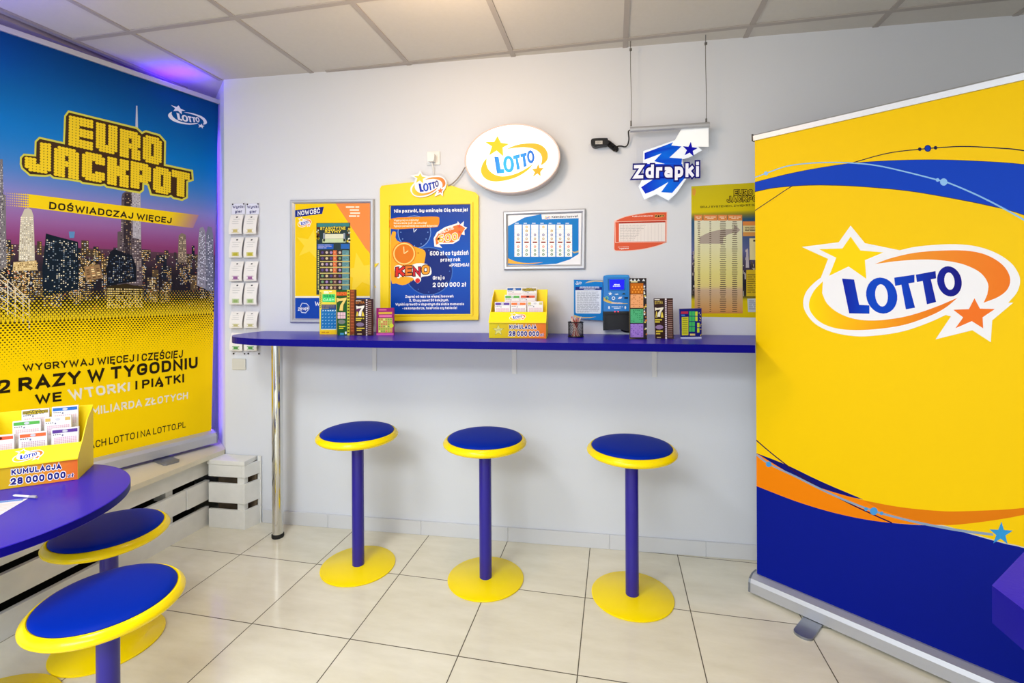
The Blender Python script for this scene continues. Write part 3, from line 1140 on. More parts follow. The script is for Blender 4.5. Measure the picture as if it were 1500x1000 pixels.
RAX = (RB_O.copy(), RB_D, -RB_N, Vector((0, 0, 1)))       # local: along banner, depth away from viewer, up
prof = [(-0.045, 0.012), (-0.045, 0.055), (-0.038, 0.072), (-0.010, 0.084), (0.030, 0.084), (0.044, 0.070), (0.046, 0.012)]
bm = bmesh.new()
bm_prism(bm, prof, -0.012, RBW + 0.012, (RB_O.copy(), -RB_N, Vector((0, 0, 1)), RB_D))
from_bm('base_cassette', bm, M_ALU, rb)
for a, b in ((-0.020, -0.0125), (RBW + 0.0125, RBW + 0.02)):
    prism('end_cap', [(x * 1.04, z) for x, z in prof], a, b, M_ALUD, rb, axis=(RB_O.copy(), -RB_N, Vector((0, 0, 1)), RB_D))
for s in (0.24, 0.82):
    pts = [(s - 0.035, -0.02)] + [(s - 0.035 * math.cos(t), -0.155 - 0.035 * math.sin(t) * 0.7) for t in [math.pi * k / 10 for k in range(11)]] + [(s + 0.035, -0.02)]
    prism('swivel_foot', pts, 0.0, 0.010, M_ALUD, rb, axis=(RB_O.copy(), RB_D, -RB_N, Vector((0, 0, 1))))
bm = bmesh.new()
bm_prism(bm, [(-0.008, 0.0), (-0.010, 0.022), (0.0, 0.030), (0.012, 0.030), (0.014, 0.0)], -0.004, RBW + 0.004, (RB_O + Vector((0, 0, RBT)), -RB_N, Vector((0, 0, 1)), RB_D))
from_bm('top_rail', bm, M_ALU, rb)
bm = bmesh.new()
bm_box(bm, (-0.010, -0.011, RBT - 0.001), (-0.0045, 0.015, RBT + 0.031), 0.001, Matrix(((RB_D.x, -RB_N.x, 0, RB_O.x), (RB_D.y, -RB_N.y, 0, RB_O.y), (0, 0, 1, 0), (0, 0, 0, 1))))
from_bm('rail_cap', bm, M_BLACK, rb)
tube('support_pole', [rbp(RBW / 2, 0.03, 0.08), rbp(RBW / 2, 0.03, RBT)], 0.011, M_ALUD, rb)

ra = Art(RB_O, RB_D)
ra.clip = (0.0, 0.078, RBW, RBT)
ra.local()
ra.lpoly([(0, 0.078), (RBW, 0.078), (RBW, RBT), (0, RBT)], (245, 202, 0), 0)
ra.view(1090, 100, 0.29993)
ra.stroke(spline([(40, 706), (60, 690), (150, 630), (230, 578), (350, 520), (535, 460), (700, 415), (850, 396), (1000, 384), (1100, 382), (1250, 390), (1367, 402), (1700, 460)], 5), 4, (24, 20, 50), 2)
top = spline([(40, 560), (60, 555), (200, 520), (350, 490), (520, 465), (700, 452), (900, 447), (1100, 452), (1367, 470), (1700, 520), (2000, 600)], 5)
bot = spline([(2000, 1000), (1700, 850), (1367, 715), (1200, 670), (1000, 630), (800, 597), (600, 578), (450, 570), (300, 570), (150, 582), (60, 600), (40, 604)], 5)
ra.poly([(x, y - 2) for x, y in top] + [(x, y + 3) for x, y in bot], (60, 50, 60), 3)
ra.poly(top + bot, (0, 62, 190), 4)
ra.stroke(spline([(40, 536), (60, 530), (107, 513), (200, 480), (300, 465), (400, 460), (520, 462), (650, 475), (800, 508), (945, 545), (1000, 560), (1130, 615), (1250, 675), (1367, 740), (1700, 930)], 5), 5, (140, 190, 235), 6)
for x, y, r in ((107, 513, 10), (945, 545, 9), (975, 555, 18)):
    ra.disc(x, y, r, (140, 190, 240), 7)
for x, y, r in ((858, 395, 9), (935, 388, 9)):
    ra.disc(x, y, r, (24, 20, 60), 7)
ra.disc(897, 391, 17, (20, 24, 90), 7)
ra.disc(897, 391, 13, (0, 56, 180), 8)
ra.view(1090, 620, 0.38)
blue_top = spline([(20, 230), (45, 240), (200, 300), (350, 345), (500, 375), (650, 390), (760, 395), (850, 420), (1000, 462), (1079, 480), (1300, 545), (1500, 600)], 5)
ra.poly([(x, y - 4) for x, y in blue_top] + [(1500, 1700), (20, 1100)], (205, 205, 190), 2)
ra.poly(blue_top + [(1500, 1700), (20, 1100)], (0, 22, 140), 3)
ra.poly(spline([(20, 100), (42, 112), (160, 158), (300, 225), (460, 293)], 4) + spline([(400, 282), (300, 252), (170, 192), (42, 114), (20, 102)], 4), (8, 14, 110), 4)
ou = spline([(20, 98), (45, 113), (200, 206), (300, 250), (450, 293), (600, 322), (750, 337), (850, 338), (1000, 332), (1079, 325), (1300, 300)], 5)
ol = spline([(1300, 310), (1079, 352), (1000, 367), (870, 385), (760, 391), (650, 389), (500, 375), (350, 345), (200, 300), (45, 240), (20, 230)], 5)
ra.poly(ou + ol, (240, 132, 0), 5)
ra.poly(spline([(460, 296), (600, 322), (750, 337), (850, 338), (1000, 332), (1079, 325), (1300, 300)], 5) + spline([(1300, 310), (1079, 352), (1000, 367), (870, 385), (760, 391), (640, 370), (520, 330)], 5), (222, 122, 6), 6)
ra.stroke(spline([(20, 40), (42, 60), (100, 110), (170, 165), (260, 230), (400, 305), (500, 352), (570, 383)], 5), 4.5, (50, 14, 60), 7)
ra.stroke(spline([(20, 104), (42, 115), (95, 155), (200, 205), (300, 255), (400, 300), (500, 337), (600, 365), (700, 388), (830, 412), (960, 428)], 5), 7, (140, 160, 185), 8)
for x, y, r in ((95, 157, 11), (500, 338, 15), (470, 330, 7), (530, 346, 7)):
    ra.disc(x, y, r, (70, 150, 215), 9)
ra.star(990, 425, 47, (50, 150, 215), 9, 0.40, 0.05)
ra.clip = None
ra.view(1090, 320, 0.29993)
logo(ra, 282, 55, 1350, 620, 'full', 10)
ra.build('printed_vinyl', M_VINYL, rb)
bm = bmesh.new()
bm_prism(bm, [(0, 0.002), (0, 0.0006), (RBW, 0.0006), (RBW, 0.002)], 0.078, RBT, RAX)
from_bm('vinyl_backing', bm, M_WPLAST, rb)

# ------------------------------------------------------------------ left roll-up banner on the bench
LZ0, LZ1 = 0.505, 2.590
lb = thing('roll_up_banner', 'tall roll-up banner with night skyline and dotted lettering on the window bench', 'banner', (LB_O.x, LB_O.y, LB_Z), 'roll-up banners')
LS0, LS1 = -1.03, 0.02
prof = [(-0.045, 0.008), (-0.045, 0.052), (-0.036, 0.070), (-0.008, 0.082), (0.030, 0.082), (0.040, 0.070), (0.042, 0.008)]
LBO = Vector((LB_O.x, LB_O.y, LB_Z + 0.0005))
LUP = (LBO, -LB_N, Vector((0, 0, 1)), LB_D)
bm = bmesh.new()
bm_prism(bm, prof, LS0 - 0.01, LS1 + 0.006, LUP)
from_bm('base_cassette', bm, M_ALU, lb)
for a, b in ((LS0 - 0.016, LS0 - 0.0105), (LS1 + 0.0065, LS1 + 0.012)):
    prism('end_cap', [(x * 1.03, z) for x, z in prof], a, b, M_ALUD, lb, axis=LUP)
for s in (-0.80, -0.27):
    prism('swivel_foot', [(s - 0.04, -0.02), (s - 0.04, -0.145), (s - 0.03, -0.16), (s + 0.03, -0.16), (s + 0.04, -0.145), (s + 0.04, -0.02)], -0.0118, -0.0005, M_ALUD, lb, axis=(LBO, LB_D, -LB_N, Vector((0, 0, 1))))
TILT = 0.026
l_ex = (LB_D + Vector((0, 0, -TILT))).normalized()
l_ey = (Vector((0, 0, 1)) + LB_D * TILT).normalized()
LP = Vector((LB_O.x, LB_O.y, 0))
bm = bmesh.new()
O2 = LP + Vector((0, 0, 2.60)) + LB_D * 0.071
bm_prism(bm, [(-0.010, -0.026), (-0.011, 0.0), (-0.002, 0.004), (0.010, 0.004), (0.012, -0.026)], -1.052, 0.004, (O2, -LB_N, l_ey, l_ex))
from_bm('top_rail', bm, M_ALU, lb)
tube('support_pole', [LP - LB_N * 0.028 + LB_D * -0.5 + Vector((0, 0, 0.50)), LP - LB_N * 0.028 + LB_D * -0.47 + Vector((0, 0, 2.59))], 0.011, M_ALUD, lb)

la = Art(LP, LB_D)
corner_tr, corner_br = (0.070, 2.576), (0.017, LZ0 - 0.01)
corner_tl, corner_bl = (-0.975, 2.603), (LS0, LZ0 - 0.01)
la.local()
T_ = lambda p: p
la.lpoly([corner_bl, corner_br, corner_tr, corner_tl], (255, 214, 0), 0)
# dusk sky, from deep blue to lilac and rose
sky = ramp([(0, (0, 62, 122)), (0.20, (0, 88, 158)), (0.42, (0, 116, 196)), (0.60, (70, 128, 200)), (0.74, (140, 132, 196)), (0.86, (150, 100, 160)), (0.95, (138, 64, 118)), (1.0, (128, 60, 100))])


def edge_s(t, right):
    a, b = (corner_tr, corner_br) if right else (corner_tl, corner_bl)
    k = (a[1] - t) / (a[1] - b[1])
    return a[0] + (b[0] - a[0]) * k


HZ = 1.60
la.grad(corner_tl, corner_tr, (edge_s(HZ, True), HZ), (edge_s(HZ, False), HZ), lambda u, v: mixc(sky(v), (10, 130, 215), 0.28 * max(0, 1 - abs(v - 0.45) * 3) * (0.6 + 0.4 * math.sin(u * 5))), 1, 8, 22)
rnd = random.Random(7)


def lpx(x, y):
    return la.px(x, y)


# city: dark ground haze, then many lit buildings
YB = lpx(160, 465)[1]
la.grad((edge_s(HZ, False), HZ + 0.015), (edge_s(HZ, True), HZ + 0.015), (edge_s(YB, True), YB), (edge_s(YB, False), YB),
        lambda u, v: mixc(mixc((92, 60, 78), (34, 30, 40), min(1, v * 3)), (60, 50, 22), max(0, v - 0.6)), 2, 4, 8)
NB = 150
blds = []
for i in range(NB):
    s = rnd.uniform(-1.0, 0.03)
    base = rnd.uniform(YB + 0.06, HZ - 0.015)
    near = (HZ - base) / (HZ - YB)
    blds.append((base, s, rnd.uniform(0.010, 0.030) + near * 0.03, rnd.uniform(0.02, 0.09) + near * 0.05))
for base, s, w, h in sorted(blds, reverse=True):
    near = (HZ - base) / (HZ - YB)
    c = rnd.choice([(40, 40, 52), (58, 52, 54), (72, 60, 48), (28, 34, 48), (88, 72, 54), (50, 48, 60)])
    x1 = min(s + w, edge_s(base, True) - 0.002)
    if x1 <= s:
        continue
    la.lpoly([(s, base), (x1, base), (x1, base + h), (s, base + h)], c, 3)
    ny, nx = max(2, int(h / 0.010)), max(1, int(w / 0.008))
    for j in range(ny):
        for i in range(nx):
            if rnd.random() < 0.5:
                q = (x1 - s) / nx
                a, b = s + i * q + q * 0.2, base + j * h / ny + 0.002
                la.lpoly([(a, b), (a + q * 0.55, b), (a + q * 0.55, b + 0.004), (a, b + 0.004)], rnd.choice([(250, 220, 150), (255, 240, 210), (220, 170, 90), (190, 200, 220), (245, 200, 110)]), 4)
for i in range(420):                                        # street lights
    s, t = rnd.uniform(-1.0, 0.02), YB + (HZ + 0.008 - YB) * rnd.random() ** 0.8
    r = rnd.uniform(0.0014, 0.0034)
    la.lpoly([(s - r, t), (s, t - r), (s + r, t), (s, t + r)], rnd.choice([(255, 230, 170), (255, 250, 230), (250, 190, 110), (230, 120, 80)]), 5)


def tower(pts, col, lay=6, win=None, view=(0, 250, 0.27992), seed=0, wc=((250, 230, 190),), dens=0.5, nx=6, ny=20):
    la.view(*view)
    la.poly(pts, col, lay)
    if win:
        r2 = random.Random(seed)
        tl, tr, br, bl = [Vector(la.L(p)) for p in win]
        for j in range(ny):
            for i in range(nx):
                if r2.random() < dens:
                    def at(u, v):
                        p = (tl * (1 - u) + tr * u) * (1 - v) + (bl * (1 - u) + br * u) * v
                        return (p.x, p.y)
                    u, v, du, dv = (i + 0.2) / nx, (j + 0.25) / ny, 0.6 / nx, 0.5 / ny
                    la.lpoly([at(u, v), at(u + du, v), at(u + du, v + dv), at(u, v + dv)], r2.choice(wc), lay + 1)


CR_ = ((255, 244, 215), (240, 225, 190), (250, 235, 200))
tower([(712, -90), (719, -90), (724, 110), (706, 110)], (190, 200, 215), 6, view=(0, 180, 0.27992))
tower([(640, 120), (662, 105), (735, 108), (738, 300), (742, 480), (745, 600), (612, 600), (615, 320), (632, 315), (636, 140)], (96, 84, 90), 6,
      [(640, 120), (735, 115), (742, 590), (615, 590)], seed=2, wc=((190, 180, 180), (220, 205, 190), (150, 140, 150), (60, 50, 60)), dens=0.75, nx=9, ny=44)
tower([(690, 112), (735, 112), (738, 360), (696, 350)], (176, 172, 182), 8, [(692, 115), (733, 115), (736, 355), (698, 345)], seed=12, wc=((120, 110, 120), (214, 208, 210)), dens=0.6, nx=5, ny=40)
tower([(652, 118), (684, 118), (690, 580), (640, 580)], (52, 44, 52), 8, [(654, 120), (684, 120), (690, 575), (642, 575)], seed=22, wc=((190, 160, 120), (110, 100, 104)), dens=0.4, nx=4, ny=44)
tower([(118, 225), (128, 200), (150, 196), (165, 205), (175, 235), (178, 300), (182, 470), (98, 470), (104, 300), (110, 240)], (204, 196, 176), 8,
      [(106, 240), (172, 240), (178, 465), (100, 465)], seed=3, wc=((255, 250, 235), (150, 136, 112), (250, 240, 210)), dens=0.7, nx=7, ny=22)
tower([(70, 478), (190, 470), (196, 520), (66, 525)], (214, 186, 130), 8, [(72, 482), (188, 474), (192, 515), (70, 520)], seed=4, wc=((255, 236, 190), (120, 90, 50)), dens=0.7, nx=12, ny=4)
tower([(240, 328), (300, 345), (408, 372), (412, 560), (408, 620), (225, 660), (222, 500), (234, 400)], (16, 30, 44), 8,
      [(242, 345), (404, 380), (406, 610), (230, 640)], seed=5, wc=((250, 240, 210), (160, 170, 180), (90, 110, 130)), dens=0.42, nx=15, ny=26)
tower([(575, 425), (596, 410), (690, 440), (712, 500), (714, 580), (560, 600), (556, 520)], (20, 26, 38), 9,
      [(578, 435), (688, 452), (706, 575), (562, 590)], seed=6, wc=((230, 225, 205), (110, 125, 150), (70, 90, 120)), dens=0.45, nx=13, ny=14)
tower([(560, 605), (660, 590), (750, 610), (750, 720), (556, 725)], (52, 42, 26), 9, [(562, 612), (746, 616), (746, 716), (558, 720)], seed=7, wc=((255, 235, 170), (240, 210, 130)), dens=0.8, nx=22, ny=9)
tower([(935, 340), (950, 325), (972, 335), (978, 480), (930, 480)], (132, 118, 104), 8, [(937, 345), (971, 342), (976, 475), (932, 475)], seed=8, wc=((240, 220, 180), (90, 76, 70)), dens=0.6, nx=5, ny=16)
tower([(1038, 350), (1045, 300), (1062, 292), (1075, 320), (1080, 620), (1030, 600)], (148, 146, 156), 8, [(1044, 310), (1074, 325), (1078, 605), (1034, 590)], seed=9, wc=((235, 240, 250), (80, 84, 96)), dens=0.6, nx=5, ny=30)
tower([(1078, 330), (1088, 290), (1108, 296), (1116, 340), (1118, 630), (1076, 625)], (120, 124, 136), 8, [(1080, 335), (1114, 340), (1116, 620), (1078, 615)], seed=10, wc=((245, 246, 250), (60, 64, 76)), dens=0.6, nx=5, ny=30)
tower([(0, -60), (14, -60), (16, 120), (30, 130), (34, 500), (0, 520)], (120, 116, 120), 8, [(0, -50), (14, -50), (30, 490), (0, 500)], seed=11, wc=((220, 216, 210), (40, 38, 44)), dens=0.6, nx=4, ny=40)
tower([(360, 318), (392, 318), (388, 352), (364, 352)], (90, 140, 190), 8)
tower([(440, 500), (520, 490), (540, 560), (450, 575)], (150, 120, 84), 9, [(444, 505), (518, 496), (534, 556), (454, 570)], seed=14, wc=((255, 230, 170), (90, 60, 40), (200, 150, 100)), dens=0.8, nx=3, ny=6)
la.view(0, 250, 0.27992)
for a, b in (((0, 540), (160, 680)), ((0, 570), (150, 700)), ((40, 575), (40, 760)), ((80, 610), (80, 790)), ((120, 645), (120, 800)), ((152, 675), (152, 830)), ((0, 610), (150, 720)), ((0, 660), (150, 755)), ((0, 710), (150, 790))):
    la.stroke([a, b], 5, (226, 214, 190), 10)
# halftone fading into the yellow field
p0, p1 = lpx(160, 428)[1], lpx(160, 540)[1]
pitch = 0.0150
t = YB + pitch * 0.75 * (math.floor((p0 - YB) / (pitch * 0.75)) + 0.5)
row = 0
la.local()
ybot = YB
la.grad((edge_s(YB + 0.1, False), YB + 0.1), (edge_s(YB + 0.1, True), YB + 0.1), (edge_s(YB, True), YB), (edge_s(YB, False), YB), lambda u, v: mixc((70, 58, 30), (60, 50, 12), v), 2, 1, 2)
while t > p1:
    k = (t - p0) / (p1 - p0)
    s = edge_s(t, False) + (pitch / 2 if row % 2 else 0) + 0.004
    upper = t > YB
    while s < edge_s(t, True) - 0.006:
        if upper:
            r = pitch * (0.14 + 0.37 * (t - p0) / (YB - p0))          # yellow dots growing over the city
            c = (232, 200, 30)
        else:
            r = pitch * 0.36 * max(0.0, 1 - (YB - t) / (YB - p1)) ** 1.1   # dark dots shrinking on yellow
            c = (66, 54, 10)
        if r > 0.0004:
            la.add([(s + r * math.cos(2 * math.pi * q / 6), t + r * math.sin(2 * math.pi * q / 6)) for q in range(6)], [tuple(range(6))], c, 11)
        s += pitch
    t -= pitch * 0.75
    row += 1
# ribbon with the first line
la.view(0, 250, 0.27992)


def ribc(u, v):
    return mixc((248, 212, 20), (176, 132, 150), max(0, u - 0.80) / 0.2)


la.grad((150, 122), (1040, 232), (1010, 300), (150, 192), ribc, 12, 16, 1)
for j in range(6):
    for i in range(11):
        la.disc(145 - i * 11.5, 126 + j * 12.6 - i * 0.9, 5.4 - i * 0.38, (248, 212, 20), 12, 6)
la.text('DOŚWIADCZAJ WIĘCEJ', (256, 200), (896, 276), (258, 162), (899, 246), (42, 32, 20), 14, 0.028)
# dotted double-line title
la.view(0, 140, 0.21333)
rim = [(445, 140), (470, 107), (940, 222), (975, 255), (1000, 243), (1095, 270), (1135, 315), (1132, 475), (1320, 515), (1325, 580), (1287, 592), (1285, 700), (1250, 718), (1190, 705), (1172, 690), (1155, 697), (1035, 680), (1015, 612), (985, 607), (983, 650), (960, 668), (730, 627), (715, 612), (690, 618), (565, 601), (550, 590), (470, 578), (365, 565), (345, 548), (310, 553), (205, 548), (150, 500), (140, 470), (142, 425), (165, 403), (240, 410), (243, 315), (270, 288), (437, 325)]
la.poly(offset_poly(rim, -5), (214, 210, 80), 15)
la.poly(offset_poly(rim, 8), (66, 44, 26), 16)
DOT = (250, 214, 40)
for ch, tl, tr, br, bl in (
        ('E', (474, 136), (639, 170), (636, 378), (470, 340)), ('U', (660, 182), (806, 212), (804, 408), (658, 376)), ('R', (824, 226), (964, 258), (962, 448), (822, 416)), ('O', (982, 266), (1110, 296), (1108, 480), (980, 452)),
        ('J', (172, 310), (350, 330), (348, 540), (170, 512)), ('A', (372, 340), (542, 376), (540, 578), (370, 548)), ('C', (564, 380), (720, 412), (718, 602), (562, 572)), ('K', (738, 418), (884, 446), (882, 634), (736, 606)),
        ('P', (898, 448), (1036, 478), (1034, 656), (896, 630)), ('O', (1052, 482), (1174, 508), (1170, 684), (1050, 660)), ('T', (1180, 508), (1302, 534), (1298, 704), (1178, 680))):
    dot_letter(la, ch, tl, tr, br, bl, DOT, 18)
logo(la, 1142, 30, 1430, 250, 'white', 15, rot=-0.02)
la.view(0, 500, 0.27992)
INK = (40, 30, 14)
la.text('WYGRYWAJ WIĘCEJ I CZĘŚCIEJ', (122, 156), (955, 84), (118, 120), (958, 44), INK, 13, 0.022)
la.text('2 RAZY W TYGODNIU', (-18, 276), (1034, 138), (-18, 204), (1034, 80), INK, 13, 0.034)
la.text('WE', (186, 328), (322, 311), (182, 278), (322, 262), INK, 13, 0.03)
la.text('WTORKI', (372, 306), (678, 258), (352, 252), (680, 212), (238, 232, 216), 13, 0.03)
la.text('I PIĄTKI', (708, 252), (963, 213), (708, 207), (963, 169), INK, 13, 0.03)
la.text('MILIARDA ZŁOTYCH', (480, 386), (982, 299), (478, 343), (984, 264), (238, 232, 216), 13, 0.025)
la.text('ACH LOTTO I NA LOTTO.PL', (466, 563), (971, 449), (466, 524), (971, 418), INK, 13, 0.010)
la.build('printed_vinyl', M_VINYL, lb)
bm = bmesh.new()
bm_prism(bm, [corner_bl, corner_br, corner_tr, corner_tl], -0.0022, -0.0006, (LP, LB_D, Vector((0, 0, 1)), LB_N))
from_bm('vinyl_backing', bm, M_WPLAST, lb)

# blue light tube standing in the niche behind the left banner
lt = thing('light_tube', 'blue light tube behind the skyline banner in the window niche', 'light', (-2.62, 2.70, 0.425))
tube('tube', [(-2.62, 2.70, 0.45), (-2.62, 2.70, 2.45)], 0.012, mat('blue_glow', (40, 10, 255), 0.5, emit=2.0), lt)
box('foot', (-2.65, 2.67, 0.4255), (-2.59, 2.73, 0.452), M_WPLAST, lt)


# ------------------------------------------------------------------ frames on the wall
def wall_quad_frame(t, outer, inner, off0, h, m, art_off, name='frame'):
    """Snap frame from the outer and inner corners (tl, tr, br, bl) measured on the wall."""
    O = [W(*p) for p in outer]
    I = [W(*p) for p in inner]
    bm = bmesh.new()

    def ringv(P, y):
        return [bm.verts.new((p.x, WALL_Y - y, p.z)) for p in P]
    mid = [tuple(a * 0.75 + b * 0.25) for a, b in zip(O, I)]
    mid2 = [tuple(a * 0.35 + b * 0.65) for a, b in zip(O, I)]
    V = [Vector(p) for p in mid]
    V2 = [Vector(p) for p in mid2]
    r = [ringv(O, off0), ringv(O, off0 + h * 0.6), ringv(V, off0 + h), ringv(V2, off0 + h), ringv(I, off0 + h * 0.45), ringv(I, off0)]
    for a, b in zip(r, r[1:]):
        for k in range(4):
            bm.faces.new((a[k], a[(k + 1) % 4], b[(k + 1) % 4], b[k]))
    from_bm(name, bm, m, t)
    bm = bmesh.new()
    lo, hi = ringv(O, off0), ringv(O, art_off - 0.0006)
    bm.faces.new(hi)
    bm.faces.new(lo[::-1])
    for k in range(4):
        bm.faces.new((lo[k], lo[(k + 1) % 4], hi[(k + 1) % 4], hi[k]))
    from_bm('backboard', bm, M_WPLAST, t)


t = thing('framed_poster', 'silver framed yellow poster headed with a blue NOWOŚĆ flag', 'poster', W(488, 382, 0.01), 'posters on the back wall')
wall_quad_frame(t, [(426.5, 293.3), (549.4, 291.6), (549.4, 473.5), (426.5, 472.4)], [(432.6, 299), (542.8, 297.6), (542.8, 467.5), (432.6, 466)], 0.001, 0.016, M_ALU, 0.006)
a = wall_art(0.006).view(320, 260, 0.26)
a.quad((432, 148), (858, 142), (858, 798), (432, 794), (246, 206, 8), 0)
a.poly([(660, 146), (858, 143), (858, 432), (830, 400)], (240, 142, 70), 1)
a.poly([(432, 676), (858, 676), (858, 798), (432, 794)], (0, 66, 172), 1)
a.quad((432, 667), (858, 667), (858, 677), (432, 677), (240, 236, 220), 2)
a.poly([(432, 184), (594, 164), (584, 204), (432, 224)], (12, 34, 130), 2)
a.text('NOWOŚĆ', (446, 215), (572, 200), (446, 189), (572, 174), (255, 255, 255), 3, 0.02)
logo(a, 446, 222, 524, 278, 'full', 3)
for i, w in enumerate(((718, 846), (740, 838), (742, 838), (736, 842))):
    a.lines(w[0], 160 + i * 17, w[1], 172 + i * 17, 1, (255, 236, 214), 3, 0.7, i)
a.star(520, 380, 90, (250, 216, 60), 1, 0.4, 0.2)
a.star(800, 540, 120, (250, 216, 60), 1, 0.4, -0.2)
# printed scratch ticket in the middle
a.quad((552, 256), (742, 254), (742, 655), (552, 660), (40, 58, 58), 3)
a.quad((556, 258), (738, 256), (738, 276), (556, 278), (60, 130, 130), 4)
for i in range(26):
    rr = random.Random(i)
    a.disc(rr.choice([562, 732]) + rr.uniform(-8, 8), rr.uniform(272, 366), rr.uniform(4, 8), rr.choice([(226, 196, 60), (90, 40, 20), (240, 240, 220)]), 4, 6)
a.text('STAROŻYTNE', (574, 296), (716, 294), (574, 278), (716, 276), (246, 220, 70), 6, 0.03, (70, 50, 10), 0.04)
a.text('RZYMY', (600, 312), (690, 311), (600, 296), (690, 295), (246, 220, 70), 6, 0.03, (70, 50, 10), 0.04)
a.quad((598, 318), (704, 317), (704, 344), (598, 345), (226, 226, 196), 5)
a.quad((586, 346), (716, 345), (716, 366), (586, 367), (200, 216, 170), 5)
a.quad((590, 312), (600, 312), (600, 360), (590, 360), (150, 160, 176), 5)
a.quad((704, 312), (714, 312), (714, 360), (704, 360), (150, 160, 176), 5)
a.quad((558, 374), (648, 374), (648, 402), (558, 404), (30, 90, 190), 5)
a.quad((690, 373), (738, 373), (738, 402), (690, 402), (40, 100, 180), 5)
a.lines(562, 376, 640, 400, 3, (170, 170, 200), 6, 0.5, 5)
for r in range(7):
    y = 410 + r * 33
    a.quad((572, y), (738, y - 1), (738, y + 26), (572, y + 27), (56, 44, 44), 5)
    a.quad((572, y + 27), (738, y + 26), (738, y + 32), (572, y + 33), (206, 190, 110), 5)
    for q in range(5):
        c = random.Random(r * 9 + q).choice([(170, 140, 190), (210, 190, 170), (120, 160, 110), (90, 70, 130), (220, 200, 150)])
        a.disc(586 + q * 24.5, y + 12, 8, c, 6, 7)
    a.quad((646, y), (668, y), (668, y + 27), (646, y + 27), (224, 110, 60) if r < 4 else (96, 60, 52), 6)
    a.disc(657, y + 12, 7, (240, 150, 100) if r < 4 else (190, 150, 130), 7, 6)
    a.quad((698, y), (734, y), (734, y + 26), (698, y + 26), (110, 160, 160), 6)
    a.lines(702, y + 4, 730, y + 22, 3, (70, 110, 130), 7, 0.5, r)
    for q in range(3):
        a.rect(560, y + q * 10, 566, y + q * 10 + 6, (230, 220, 120), 6)
a.poly([(470, 705), (498, 708), (510, 722), (512, 742), (492, 764), (468, 762), (455, 740), (462, 720)], (200, 214, 236), 3)
a.poly([(473, 709), (496, 712), (506, 724), (507, 740), (490, 759), (470, 757), (460, 739), (466, 722)], (0, 66, 172), 4)
a.text('Zdrapki', (448, 750), (512, 743), (448, 732), (512, 725), (235, 240, 250), 6, 0.03, (0, 40, 130), 0.05)
a.text('WYGRAJ', (542, 722), (690, 719), (544, 698), (690, 695), (245, 245, 250), 3, 0.02)
a.build('poster_print', M_GLOSSY, t)

# yellow poster board
t = thing('poster_board', 'yellow wave-topped board holding a blue poster with white lettering', 'poster', W(630, 380, 0.02), 'posters on the back wall')
pb = wall_art(0.0).view(550, 220, 0.3)
out = [(30, 835), (28, 190)] + spline([(36, 176), (110, 167), (180, 160), (280, 158), (350, 168), (420, 190), (490, 208)], 4) + [(506, 224), (506, 828)]
P = [pb.L(p) for p in out]
prism('board', P, 0.001, 0.018, M_YBOARD, t, axis=(pb.o, pb.ex, pb.ey, pb.n))
inn = [pb.L(p) for p in ((62, 806), (66, 262), (480, 256), (480, 806))]
inn2 = [pb.L(p) for p in ((74, 800), (75, 272), (469, 265), (469, 798))]
bm = bmesh.new()
for q in range(4):
    bm_prism(bm, [inn[q], inn[(q + 1) % 4], inn2[(q + 1) % 4], inn2[q]], 0.018, 0.026, (pb.o, pb.ex, pb.ey, pb.n))
bm_prism(bm, [pb.L(p) for p in ((30, 832), (30, 812), (506, 806), (506, 826))], 0.018, 0.025, (pb.o, pb.ex, pb.ey, pb.n))
from_bm('poster_rim', bm, M_YBOARD, t)
a = wall_art(0.0195).view(550, 220, 0.3)
BL1 = ramp([(0, (0, 50, 150)), (0.5, (0, 84, 190)), (1, (0, 60, 165))])
a.grad((74, 271), (469, 264), (469, 799), (74, 801), lambda u, v: BL1(v), 0, 2, 8)
for cx, cy, r, c1, c2 in ((190, 400, 82, (0, 40, 120), (110, 150, 215)), (260, 590, 118, (6, 36, 120), (60, 110, 190))):
    a.disc(cx, cy, r, c1, 1, 32)
    a.ring(cx, cy, r - 4, r, c2, 2)
    for q in range(12):
        an = q * math.pi / 6
        a.disc(cx + (r - 16) * math.cos(an), cy + (r - 16) * math.sin(an), 3, c2, 3, 6)
a.stroke([(188, 400), (186, 372)], 4, (200, 214, 240), 3)
a.stroke([(188, 400), (202, 384)], 4, (200, 214, 240), 3)
a.poly(spline([(76, 420), (100, 400), (104, 440), (190, 470), (240, 490), (242, 530), (220, 600), (150, 655), (100, 650), (76, 630)], 3, True), (246, 170, 30), 3)
a.disc(140, 505, 58, (226, 120, 10), 4, 28)
a.ring(140, 505, 47, 53, (255, 214, 120), 5)
a.stroke([(140, 505), (138, 470)], 4, (255, 230, 160), 6)
a.stroke([(140, 505), (160, 490)], 4, (255, 230, 160), 6)
a.text('Nie pozwól, by ominęła Cię okazja!', (92, 305), (450, 298), (92, 289), (450, 282), (255, 255, 255), 6, 0.03)
a.poly(spline([(76, 334), (200, 326), (300, 324), (312, 340), (308, 366), (290, 376), (190, 380), (76, 383)], 3, True), (242, 142, 20), 5)
for i, (s_, x1) in enumerate((('Wygrywaj co 4 minuty!', 210), ('losowania już za chwilę!', 250), ('typuje ponad 600 losowań dziennie!', 302))):
    a.text(s_, (90, 346 + i * 14), (x1, 345 + i * 14), (90, 337 + i * 14), None, (255, 245, 220), 7, 0.02)
a.poly([(288, 470), (284, 430), (300, 400), (340, 375), (400, 356), (402, 346), (414, 362), (432, 346), (430, 370), (448, 378), (434, 392), (436, 414), (418, 410), (408, 440), (380, 456), (310, 458), (326, 476)], (250, 246, 240), 4)
